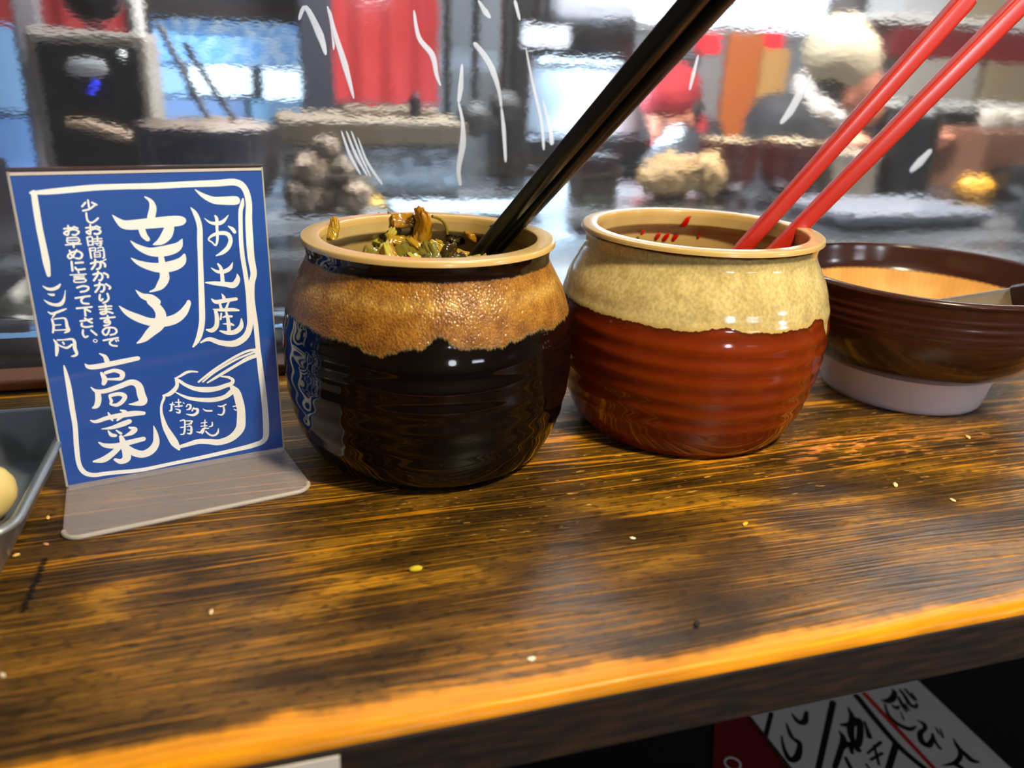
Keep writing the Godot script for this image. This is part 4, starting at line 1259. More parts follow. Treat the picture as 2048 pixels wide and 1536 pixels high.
func kitchen_left() -> void:
	# hot-water machine
	var t := thing("water_heater", "grey-framed black-fronted kitchen machine with a blue indicator light", "machine", at(-0.297, -0.1, -1.82))
	part("housing", rounded_box(Vector3(0.205, 0.295, 0.18), 0.012), plain(Color(0.50, 0.47, 0.43), 0.4), t).position = Vector3(0, 0.148, 0)
	part("front_panel", rounded_box(Vector3(0.168, 0.262, 0.012), 0.006), plain(Color(0.022, 0.024, 0.03), 0.3), t).position = Vector3(0, 0.143, 0.0905)
	part("badge", lump(Vector3(0.036, 0.017, 0.004), 3, 0.1, 1.0, 8), plain(Color(0.62, 0.62, 0.62), 0.4), t).position = Vector3(-0.006, 0.232, 0.0975)
	part("dark_window", rounded_box(Vector3(0.075, 0.062, 0.006), 0.003), plain(Color(0.02, 0.025, 0.09), 0.2), t).position = Vector3(0.0, 0.187, 0.096)
	for q in [Vector3(-0.002, 0.193, 0.100), Vector3(0.007, 0.205, 0.100)]:
		part("indicator_light", lump(Vector3(0.006, 0.006, 0.003), 4, 0.0, 1.0, 6), glow(Color(0.20, 0.26, 1.0), 1.3), t).position = q
	part("pilot_light", lump(Vector3(0.005, 0.006, 0.003), 4, 0.0, 1.0, 6), glow(Color(1, 1, 0.95), 2.0), t).position = Vector3(0.058, 0.258, 0.0975)
	part("spout_lever", tube([Vector3(-0.05, 0.135, 0.105), Vector3(-0.01, 0.132, 0.115), Vector3(0.055, 0.112, 0.110)], [0.008, 0.011, 0.009], 10), plain(Color(0.55, 0.46, 0.38), 0.4), t)
	# post and pipe beside it
	lone("steel_post", rounded_box(Vector3(0.06, 2.6, 0.06), 0.006), plain(Color(0.46, 0.44, 0.45), 0.4), "grey square post left of the black-fronted machine", "post", Vector3(-0.58, 1.3, -2.6))
	lone("white_pipe", tube([Vector3(0, 0, 0), Vector3(0, 2.6, 0)], [0.02, 0.02], 14), plain(Color(0.70, 0.68, 0.66), 0.4), "thin white pipe rising right behind the black-fronted machine", "pipe", Vector3(-0.313, 0.0, -2.6))
	# red cloths and a black lantern at the top left
	cloth("red_curtain", "red cloth hanging at the far top left of the kitchen", at(-0.66, 0.222, -2.9), 0.19, 1.28, Color(0.50, 0.03, 0.035))
	cloth("red_curtain", "narrow red cloth under the black paper lantern", at(-0.48, 0.225, -2.92), 0.19, 1.28, Color(0.52, 0.025, 0.04))
	var ln := thing("black_lantern", "round black paper lantern hanging before the red cloth", "lantern", at(-0.388, 0.30, -2.4))
	part("globe", lump(Vector3(0.072, 0.078, 0.072), 9, 0.02, 2.0, 14), mats.black, ln)
	part("cord", tube([Vector3(0, 0.07, 0), Vector3(0, 1.2, 0)], [0.003, 0.003], 8), mats.black, ln)
	lone("wooden_beam", rounded_box(Vector3(0.64, 0.062, 0.08), 0.004), plain(Color(0.13, 0.075, 0.05), 0.6), "dark brown beam across the top of the bluish window", "beam", at(-0.10, 0.312, -3.35))
	lone("kitchen_column", rounded_box(Vector3(0.105, 2.6, 0.1), 0.006), plain(Color(0.075, 0.09, 0.14), 0.5), "dark blue-grey column between the bluish window and the red banner", "column", Vector3(0.188, 1.3, -2.95))
	# large dark bowl with ladles
	var b := thing("mixing_bowl", "large dark purple bowl with pale contents in front of the bluish window", "bowl", at(-0.090, -0.1, -1.52))
	part("body", lathe(bowl_profile(0.122, 0.150, 0.062, 0.006), 48), plain(Color(0.06, 0.022, 0.05), 0.4), b)
	part("contents", lump(Vector3(0.112, 0.020, 0.112), 12, 0.2, 3.0, 14), plain(Color(0.42, 0.36, 0.31), 0.6), b).position = Vector3(0, 0.142, 0)
	ladle("wooden_ladle", "dark ladle handle leaning left out of the purple bowl, upper one", at(-0.155, 0.205, -1.56), at(-0.085, 0.055, -1.50), 0.006, Color(0.10, 0.055, 0.05))
	ladle("wooden_ladle", "dark ladle handle leaning left out of the purple bowl, lower one", at(-0.115, 0.180, -1.50), at(-0.040, 0.050, -1.49), 0.006, Color(0.075, 0.06, 0.09))
	# near left: a dark red cup with pale contents
	var c := thing("red_cup", "dark red cup with pale contents behind the screen left of the blue card", "cup", at(-0.192, -0.1, -0.73))
	part("body", lathe(bowl_profile(0.034, 0.058, 0.024, 0.003), 36), plain(Color(0.20, 0.04, 0.035), 0.35), c)
	part("contents", lump(Vector3(0.029, 0.022, 0.029), 13, 0.3, 2.0, 10), plain(Color(0.62, 0.60, 0.55), 0.6), c).position = Vector3(0, 0.058, 0)
	crate("dark_box", "dark box on the steel worktop at the far left edge", "box", at(-0.44, -0.04, -1.2), Vector3(0.2, 0.12, 0.16), mats.dark_steel)

func ladle(n: String, label: String, a: Vector3, b: Vector3, r: float, c: Color) -> void:
	var t := thing(n, label, "ladle", b)
	part("handle", tube([a - b, Vector3.ZERO], [r, r * 0.9], 10), plain(c, 0.4), t)
	part("cup", lump(Vector3(0.028, 0.022, 0.028), 21, 0.0, 1.0, 8), plain(c, 0.4), t).position = (b - a).normalized() * 0.02

func cloth(n: String, label: String, low: Vector3, w: float, h: float, c: Color) -> void:
	var nx := 40
	var vs := PackedVector3Array()
	var ns := PackedVector3Array()
	var uv := PackedVector2Array()
	var ix := PackedInt32Array()
	for side in 2:
		for j in 9:
			for i in nx + 1:
				var x := (float(i) / nx - 0.5) * w
				var z := 0.008 * sin(x * 60.0) + 0.004 * sin(x * 23.0 + j)
				vs.append(Vector3(x, h * j / 8.0, z + (0.001 if side == 0 else -0.001)))
				ns.append(Vector3(-0.48 * cos(x * 60.0), 0, 1).normalized() * (1.0 if side == 0 else -1.0))
				uv.append(Vector2(float(i) / nx, j / 8.0))
	var per := 9 * (nx + 1)
	for side in 2:
		for j in 8:
			for i in nx:
				var p := side * per + j * (nx + 1) + i
				var q := p + nx + 1
				ix.append_array([p, q, p + 1, p + 1, q, q + 1] if side == 0 else [p, p + 1, q, p + 1, q + 1, q])
	lone(n, made(vs, ns, uv, ix), plain(c, 0.8), label, "curtain", low)

func kitchen_middle() -> void:
	cloth("red_banner", "broad plain red banner hanging in the middle of the kitchen", at(0.425, 0.03, -3.0), 0.38, 1.47, Color(0.54, 0.022, 0.035))
	# boiler with a pale wooden lid
	var t := thing("noodle_boiler", "steel noodle boiler with a pale wooden lid under the red banner", "boiler", at(0.215, -0.1, -1.80))
	part("body", rounded_box(Vector3(0.37, 0.105, 0.22), 0.01), mats.steel, t).position = Vector3(0, 0.0535, 0)
	part("lid", rounded_box(Vector3(0.385, 0.05, 0.235), 0.012), plain(Color(0.36, 0.31, 0.24), 0.7), t).position = Vector3(0, 0.131, 0)
	part("lid_batten", rounded_box(Vector3(0.20, 0.018, 0.04), 0.005), plain(Color(0.42, 0.36, 0.27), 0.7), t).position = Vector3(0.05, 0.165, 0)
	var bt := thing("blue_bottle", "small dark blue bottle before the red banner", "bottle", at(0.31, 0.0555, -1.76))
	part("body", lathe(PackedVector2Array([Vector2(0, 0), Vector2(0.013, 0.0), Vector2(0.014, 0.004), Vector2(0.014, 0.034), Vector2(0.006, 0.044), Vector2(0.006, 0.052), Vector2(0, 0.053)]), 20), plain(Color(0.035, 0.045, 0.09), 0.3), bt)
	# a ragged heap of brown-beige bundles
	var spots := [[0.06, 0.0, -1.50, 0.036, "bottom left"], [0.105, 0.0, -1.53, 0.04, "bottom middle"], [0.15, 0.0, -1.50, 0.034, "bottom right"], [0.082, 0.045, -1.51, 0.034, "middle left"], [0.125, 0.048, -1.515, 0.031, "middle right"], [0.105, 0.09, -1.52, 0.027, "topmost"]]
	for i in spots.size():
		var q: Array = spots[i]
		var r: float = q[3]
		var o := lone("noodle_bundle", lump(Vector3(r, r * 0.85, r) * 0.85, 30 + i, 0.7, 3.4, 16), plain(Color(0.50, 0.43, 0.36) * (0.8 + 0.1 * (i % 4)), 0.85), "ragged brownish bundle, %s in the heap beside the purple bowl" % q[4], "bundle", at(q[0], -0.1 + q[1] + r * 0.9, q[2]), "brownish bundles heaped beside the purple bowl")
		o.rotation.y = i * 1.3
	# rail with hanging ladles
	var rail := thing("utensil_rail", "steel rail hung from the ceiling with ladles on it", "rail", at(0.62, 0.52, -2.0))
	part("bar", tube([Vector3(-0.35, 0, 0), Vector3(0.5, 0, 0)], [0.008, 0.008], 10), mats.dark_steel, rail)
	for x in [-0.33, 0.48]:
		part("hanger", tube([Vector3(x, 0, 0), Vector3(x, 0.98, 0)], [0.005, 0.005], 8), mats.dark_steel, rail)
	hang("hanging_ladle", "dark ladle hanging leftmost on the rail right of the red banner", 0.430, -0.075, 0.036)
	hang("hanging_ladle", "wide dark ladle hanging second on the rail right of the red banner", 0.500, 0.015, 0.046)
	hang("hanging_ladle", "dark skimmer hanging on the rail behind the forked white painted glints", 0.575, 0.05, 0.040)
	lone("dark_pipe", tube([Vector3.ZERO, Vector3(0, 2.6, 0)], [0.044, 0.044], 20), plain(Color(0.035, 0.038, 0.045), 0.4), "thick dark vertical pipe behind the white order slip", "pipe", Vector3(0.69, 0, -2.3))
	lone("order_slip", rounded_box(Vector3(0.132, 0.052, 0.002), 0.0008), plain(Color(0.62, 0.63, 0.66), 0.6), "blank white order slip hanging before the dark extractor hood", "paper", at(0.723, 0.2425, -2.14))
	lone("slip_clip", rounded_box(Vector3(0.02, 0.28, 0.006), 0.002), mats.dark_steel, "thin dark clip strip holding the white order slip", "clip", at(0.723, 0.405, -2.145))
	var hood := thing("extractor_hood", "dark extractor hood over the steel stockpot", "hood", at(1.02, 0.20, -2.80))
	part("canopy", loft_rect([[0.02, 0.02, 0.01, 0.0], [0.17, 0.2, 0.01, 0.0], [0.17, 0.2, 0.01, 0.14], [0.10, 0.12, 0.01, 0.36], [0.09, 0.10, 0.01, 0.4], [0.09, 0.10, 0.01, 1.30], [0.01, 0.01, 0.005, 1.30]]), plain(Color(0.045, 0.042, 0.04), 0.4), hood)
	part("added_hood_lamp", rounded_box(Vector3(0.26, 0.012, 0.10), 0.004), glow(Color(0.9, 0.97, 1.0), 6.0), hood).position = Vector3(0.0, -0.006, 0.14)  # lamp and area light added under the hood to brighten the stockpot
	var hl := AreaLight3D.new()
	hl.name = "added_hood_light"
	hl.area_size = Vector2(0.26, 0.10)
	hl.light_color = Color(0.9, 0.97, 1.0)
	hl.light_energy = 5.0
	hl.area_range = 4.0
	hl.area_attenuation = 2.0
	hl.shadow_enabled = true
	hl.rotation_degrees = Vector3(-80, 0, 0)
	hl.position = Vector3(0.0, -0.02, 0.14)
	hood.add_child(hl)
	var stove := thing("stove", "dark floor-standing stove under the steel stockpot", "stove", Vector3(1.12, 0, -2.9))
	part("body", rounded_box(Vector3(0.56, 1.05, 0.5), 0.01), mats.dark_steel, stove).position = Vector3(0, 0.525, 0)
	part("control_panel", rounded_box(Vector3(0.58, 0.1, 0.01), 0.003), mats.black, stove).position = Vector3(0, 0.9, 0.253)
	for x in [-0.18, 0.0, 0.18]:
		part("knob", tube([Vector3(x, 0.9, 0.25), Vector3(x, 0.9, 0.285)], [0.02, 0.018], 14), mats.steel, stove)
	var pot := thing("stockpot", "big shiny stainless stockpot on the stove behind the black chopsticks", "pot", Vector3(1.12, 1.051, -2.9))
	part("body", lathe(PackedVector2Array([Vector2(0, 0.001), Vector2(0.225, 0.0), Vector2(0.235, 0.01), Vector2(0.235, 0.205), Vector2(0.242, 0.21), Vector2(0.242, 0.214), Vector2(0.23, 0.212), Vector2(0.229, 0.03), Vector2(0.0, 0.03)]), 64), plain(Color(0.80, 0.85, 0.88), 0.35, 0.4), pot)
	for s in [-1, 1]:
		part("handle", tube([Vector3(s * 0.232, 0.15, -0.05), Vector3(s * 0.272, 0.155, -0.03), Vector3(s * 0.272, 0.155, 0.03), Vector3(s * 0.232, 0.15, 0.05)], [0.007, 0.007, 0.007, 0.007], 10), mats.steel, pot)
	# flat things lying on the worktop
	var pl := thing("steel_platter", "flat steel platter on the worktop behind the black jar's rim", "platter", at(0.36, -0.1, -1.50))
	part("plate", loft_rect([[0.01, 0.01, 0.005, 0.001], [0.125, 0.06, 0.01, 0.0], [0.14, 0.075, 0.012, 0.012], [0.137, 0.072, 0.012, 0.0125], [0.122, 0.057, 0.01, 0.0025], [0.01, 0.01, 0.005, 0.0025], [0.001, 0.001, 0.0005, 0.0025]]), plain(Color(0.72, 0.80, 0.86), 0.3, 0.6), pl)
	crate("brass_plate", "small yellowish plate on the worktop left of the steel platter", "plate", at(0.165, -0.096, -1.60), Vector3(0.11, 0.008, 0.09), plain(Color(0.66, 0.55, 0.26), 0.4), 0.003)
	# tan crumpled cloth
	var tc := thing("tan_cloth", "crumpled tan cloth on the worktop behind the red-brown jar", "cloth", at(0.91, -0.1, -1.70))
	part("fold", lump(Vector3(0.075, 0.042, 0.055), 44, 0.6, 2.8, 18), plain(Color(0.48, 0.38, 0.23), 0.9), tc).position = Vector3(-0.01, 0.046, 0)
	part("fold", lump(Vector3(0.032, 0.045, 0.04), 45, 0.5, 2.4, 16), plain(Color(0.54, 0.43, 0.27), 0.9), tc).position = Vector3(0.066, 0.050, 0.03)
	part("fold", lump(Vector3(0.05, 0.035, 0.04), 46, 0.4, 2.0, 16), plain(Color(0.46, 0.36, 0.22), 0.9), tc).position = Vector3(-0.06, 0.042, 0.04)
	crate("steel_caddy", "small dark caddy on the worktop behind the black chopsticks", "caddy", at(0.71, -0.055, -1.72), Vector3(0.09, 0.09, 0.09), mats.dark_steel)

func hang(n: String, label: String, x: float, low: float, r: float) -> void:
	var t := thing(n, label, "ladle", at(x, 0.52, -2.0), "ladles hanging on the rail")
	var dy := 0.52 - low
	var dull := plain(Color(0.02, 0.022, 0.028), 0.65)
	part("hook", tube([Vector3(0, -0.02, 0.0), Vector3(0, 0.006, 0.012), Vector3(0, 0.016, 0.0), Vector3(0, 0.006, -0.011)], [0.004, 0.004, 0.004, 0.003], 8), mats.dark_steel, t)
	part("handle", tube([Vector3(0, -0.015, 0), Vector3(0, -dy + r, 0)], [0.017, 0.013], 10, 0.6), dull, t)
	part("cup", lump(Vector3(r, r * 0.9, r * 0.8), 21, 0.0, 1.0, 10), dull, t).position = Vector3(0, -dy + r * 0.6, 0.01)

func kitchen_right() -> void:
	# cabinet of coloured boards behind the cooks
	var t := thing("kitchen_cabinet", "tall cabinet with orange and tan wooden boards behind the cooks", "cabinet", Vector3(1.79, 0, -2.98))
	part("body", rounded_box(Vector3(0.38, TOP + 0.24, 0.16), 0.005), plain(Color(0.28, 0.27, 0.27), 0.5), t).position = Vector3(-0.005, (TOP + 0.24) / 2.0, -0.01)
	part("orange_board", rounded_box(Vector3(0.145, TOP + 0.32, 0.025), 0.004), plain(Color(0.58, 0.29, 0.10), 0.5), t).position = Vector3(-0.015, (TOP + 0.32) / 2.0, 0.085)
	part("tan_board", rounded_box(Vector3(0.118, TOP + 0.27, 0.02), 0.004), plain(Color(0.60, 0.44, 0.24), 0.6), t).position = Vector3(0.125, (TOP + 0.27) / 2.0, 0.083)
	part("grey_board", rounded_box(Vector3(0.10, TOP + 0.235, 0.02), 0.004), plain(Color(0.40, 0.38, 0.38), 0.5), t).position = Vector3(-0.145, (TOP + 0.235) / 2.0, 0.083)
	crate("red_box", "small red box on the cabinet left of the orange board", "box", at(1.638, 0.279, -2.93), Vector3(0.085, 0.077, 0.06), plain(Color(0.80, 0.12, 0.16), 0.5))
	crate("red_box", "small bright red box on the cabinet right of the orange board", "box", at(1.905, 0.3065, -2.93), Vector3(0.085, 0.073, 0.06), plain(Color(0.86, 0.10, 0.15), 0.5))
	# two stacks of dark red bowls
	for s in 2:
		for k in 4:
			var b := thing("noodle_bowl", "dark red noodle bowl in the %s stack on the worktop%s" % [["left", "right"][s], [", bottom one", ", second from the bottom", ", third from the bottom", ", topmost"][k]], "bowl", at([1.06, 1.235][s], -0.1 + 0.022 * k, -1.74), "dark red noodle bowls stacked on the worktop")
			part("body", lathe(bowl_profile(0.070 + 0.01 * s, 0.058, 0.032, 0.003), 40), plain(Color(0.24, 0.03, 0.03), 0.2), b)
			if k == 3:
				part("pale_lining", lathe(PackedVector2Array([Vector2(0.064 + 0.01 * s, 0.0575), Vector2(0.055 + 0.01 * s, 0.036), Vector2(0.03, 0.014), Vector2(0, 0.012)]), 40), plain(Color(0.62, 0.55, 0.42), 0.4), b)
	var tub := thing("beige_tub", "beige tub on the worktop between the red bowls and the black canister", "tub", at(1.375, -0.1, -1.70))
	part("body", lathe(PackedVector2Array([Vector2(0, 0), Vector2(0.06, 0), Vector2(0.064, 0.004), Vector2(0.07, 0.095), Vector2(0.074, 0.1), Vector2(0.07, 0.104), Vector2(0, 0.106)]), 36), plain(Color(0.46, 0.41, 0.35), 0.5), tub)
	var can := thing("black_canister", "tall black canister standing between the two red chopsticks and the bowls", "canister", at(1.515, -0.1, -1.66))
	part("body", lathe(PackedVector2Array([Vector2(0, 0), Vector2(0.058, 0), Vector2(0.062, 0.005), Vector2(0.062, 0.19), Vector2(0.05, 0.21), Vector2(0.03, 0.215), Vector2(0, 0.215)]), 36), mats.black, can)
	part("lid", lathe(PackedVector2Array([Vector2(0.03, 0.214), Vector2(0.032, 0.22), Vector2(0.028, 0.235), Vector2(0, 0.237)]), 24), mats.dark_steel, can)
	# wooden box with white cups on it
	crate("wooden_box", "brown wooden box on the worktop at the far right", "box", at(1.94, -0.02, -1.80), Vector3(0.30, 0.16, 0.2), plain(Color(0.32, 0.19, 0.11), 0.6))
	for k in 4:
		var cp := thing("white_cup", ["leftmost white cup on the brown wooden box", "second white cup from the left on the wooden box", "third white cup from the left on the wooden box", "rightmost white cup on the brown wooden box"][k], "cup", at(1.83 + 0.072 * k, 0.06, -1.74), "white cups on the wooden box")
		part("body", lathe(bowl_profile(0.032, 0.05, 0.02, 0.003), 28), plain(Color(0.72, 0.68, 0.62), 0.4), cp)
	lone("yellow_bag", lump(Vector3(0.055, 0.028, 0.03), 52, 0.35, 2.0, 14), plain(Color(0.78, 0.55, 0.14), 0.4), "small yellow packet lying before the brown wooden box", "packet", at(1.72, -0.0755, -1.64))
	lone("black_pan", lathe(bowl_profile(0.085, 0.075, 0.05, 0.004), 36), mats.black, "round black pan at the right edge before the brown box", "pan", at(1.86, -0.1, -1.62))
	# steel things lying nearer
	var st := thing("steel_basin", "wide pale steel basin on the worktop behind the grinding bowl", "basin", at(1.22, -0.1, -1.36))
	part("basin", loft_rect([[0.01, 0.01, 0.005, 0.001], [0.16, 0.09, 0.02, 0.0], [0.185, 0.11, 0.025, 0.03], [0.182, 0.107, 0.025, 0.031], [0.156, 0.086, 0.02, 0.003], [0.01, 0.01, 0.005, 0.003], [0.001, 0.001, 0.0005, 0.003]]), plain(Color(0.42, 0.43, 0.46), 0.4, 0.5), st)
	crate("grey_tub", "dark grey tub at the right edge of the frame behind the grinding bowl", "tub", at(1.52, -0.068, -1.18), Vector3(0.18, 0.064, 0.14), plain(Color(0.14, 0.15, 0.17), 0.5), 0.01)
	# shelf on the back wall at the right
	var sh := thing("storage_shelf", "white wall shelf at the far right of the kitchen", "shelf", at(3.05, 0, -3.20))
	part("board", rounded_box(Vector3(1.2, 0.03, 0.36), 0.004), mats.white, sh).position = Vector3(0, 0.085, 0)
	part("board", rounded_box(Vector3(1.2, 0.03, 0.36), 0.004), mats.white, sh).position = Vector3(0, 0.42, 0)
	part("back", rounded_box(Vector3(1.2, 0.5, 0.02), 0.003), plain(Color(0.42, 0.40, 0.40), 0.6), sh).position = Vector3(0, 0.27, -0.17)
	crate("red_crate", "long dark red crate on the white wall shelf", "crate", at(3.05, 0.3355, -3.14), Vector3(0.95, 0.138, 0.2), plain(Color(0.42, 0.05, 0.08), 0.6))
	crate("grey_carton", "pale grey carton under the red crate on the wall shelf", "carton", at(2.86, 0.183, -3.12), Vector3(0.36, 0.166, 0.2), plain(Color(0.58, 0.56, 0.52), 0.7))
	crate("beige_carton", "beige carton right of the grey one on the wall shelf", "carton", at(3.28, 0.183, -3.12), Vector3(0.36, 0.166, 0.2), plain(Color(0.52, 0.46, 0.36), 0.7))
	crate("white_carton", "white carton on top of the wall shelf, left one", "carton", at(2.70, 0.515, -3.15), Vector3(0.24, 0.16, 0.22), plain(Color(0.70, 0.70, 0.70), 0.7))
	crate("tan_carton", "tan carton on top of the wall shelf, right one", "carton", at(3.12, 0.515, -3.15), Vector3(0.44, 0.16, 0.22), plain(Color(0.58, 0.52, 0.42), 0.7))

# ---------- the two cooks ----------
func flesh(bones: Array, cell: float, k: float) -> ArrayMesh:
	# tapered capsules joined by a smooth minimum, meshed with surface nets
	var lo := Vector3(1e9, 1e9, 1e9)
	var hi := -lo
	for b in bones:
		var r: float = maxf(b[1], b[3]) + k + cell * 2.0
		lo = lo.min(b[0] - Vector3(r, r, r)).min(b[2] - Vector3(r, r, r))
		hi = hi.max(b[0] + Vector3(r, r, r)).max(b[2] + Vector3(r, r, r))
	var n := Vector3i(((hi - lo) / cell).ceil()) + Vector3i.ONE
	var f := PackedFloat32Array()
	f.resize(n.x * n.y * n.z)
	f.fill(1.0)
	for b in bones:
		var a: Vector3 = b[0]
		var d: Vector3 = b[2] - b[0]
		var ra: float = b[1]
		var rb: float = b[3]
		var l2 := maxf(d.length_squared(), 1e-9)
		var r := maxf(ra, rb) + k + cell * 2.0
		var p0 := Vector3i(((a.min(b[2]) - Vector3(r, r, r) - lo) / cell).floor()).clamp(Vector3i.ZERO, n - Vector3i.ONE)
		var p1 := Vector3i(((a.max(b[2]) + Vector3(r, r, r) - lo) / cell).ceil()).clamp(Vector3i.ZERO, n - Vector3i.ONE)
		for z in range(p0.z, p1.z + 1):
			for y in range(p0.y, p1.y + 1):
				var row := (z * n.y + y) * n.x
				for x in range(p0.x, p1.x + 1):
					var p := lo + Vector3(x, y, z) * cell - a
					var t := clampf(p.dot(d) / l2, 0.0, 1.0)
					var s := (p - d * t).length() - lerpf(ra, rb, t)
					var o := f[row + x]
					var h := maxf(k - absf(o - s), 0.0) / k
					f[row + x] = minf(o, s) - h * h * k * 0.25
	var ids := {}
	var vs := PackedVector3Array()
	var ns := PackedVector3Array()
	var ix := PackedInt32Array()
	var sy := n.x
	var sz := n.x * n.y
	var off := [0, 1, sy, sy + 1, sz, sz + 1, sz + sy, sz + sy + 1]
	for z in n.z - 1:
		for y in n.y - 1:
			for x in n.x - 1:
				var i := (z * n.y + y) * n.x + x
				var inside := 0
				for o in off:
					if f[i + o] < 0.0:
						inside += 1
				if inside == 0 or inside == 8:
					continue
				var sum := Vector3.ZERO
				var cnt := 0
				for e in [[0, 1], [2, 3], [4, 5], [6, 7], [0, 2], [1, 3], [4, 6], [5, 7], [0, 4], [1, 5], [2, 6], [3, 7]]:
					var va := f[i + off[e[0]]]
					var vb := f[i + off[e[1]]]
					if (va < 0.0) != (vb < 0.0):
						var t := va / (va - vb)
						var qa := Vector3(e[0] & 1, (e[0] >> 1) & 1, e[0] >> 2)
						var qb := Vector3(e[1] & 1, (e[1] >> 1) & 1, e[1] >> 2)
						sum += qa.lerp(qb, t)
						cnt += 1
				ids[i] = vs.size()
				vs.append(lo + (Vector3(x, y, z) + sum / cnt) * cell)
				var g := Vector3(f[i + 1] - f[i] + f[i + sy + 1] - f[i + sy] + f[i + sz + 1] - f[i + sz], f[i + sy] - f[i] + f[i + sy + 1] - f[i + 1] + f[i + sz + sy] - f[i + sz], f[i + sz] - f[i] + f[i + sz + 1] - f[i + 1] + f[i + sz + sy] - f[i + sy])
				ns.append(g.normalized())
	for i in ids:
		var z: int = i / sz
		var y: int = (i % sz) / sy
		var x: int = i % sy
		for ax in 3:
			var st: int = [1, sy, sz][ax]
			var s1: int = [sy, sz, 1][ax]
			var s2: int = [sz, 1, sy][ax]
			if [y, z, x][ax] == 0 or [z, x, y][ax] == 0:
				continue
			var va := f[i]
			var vb := f[i + st]
			if (va < 0.0) == (vb < 0.0):
				continue
			var q := [i, i - s1, i - s1 - s2, i - s2]
			if not (ids.has(q[1]) and ids.has(q[2]) and ids.has(q[3])):
				continue
			var c := [ids[q[0]], ids[q[1]], ids[q[2]], ids[q[3]]]
			if va < 0.0:
				ix.append_array([c[0], c[2], c[1], c[0], c[3], c[2]])
			else:
				ix.append_array([c[0], c[1], c[2], c[0], c[2], c[3]])
	return made(vs, ns, PackedVector2Array(), ix)

func limb(j: Dictionary, a: String, ra: float, b: String, rb: float) -> Array:
	return [j[a], ra, j[b], rb]

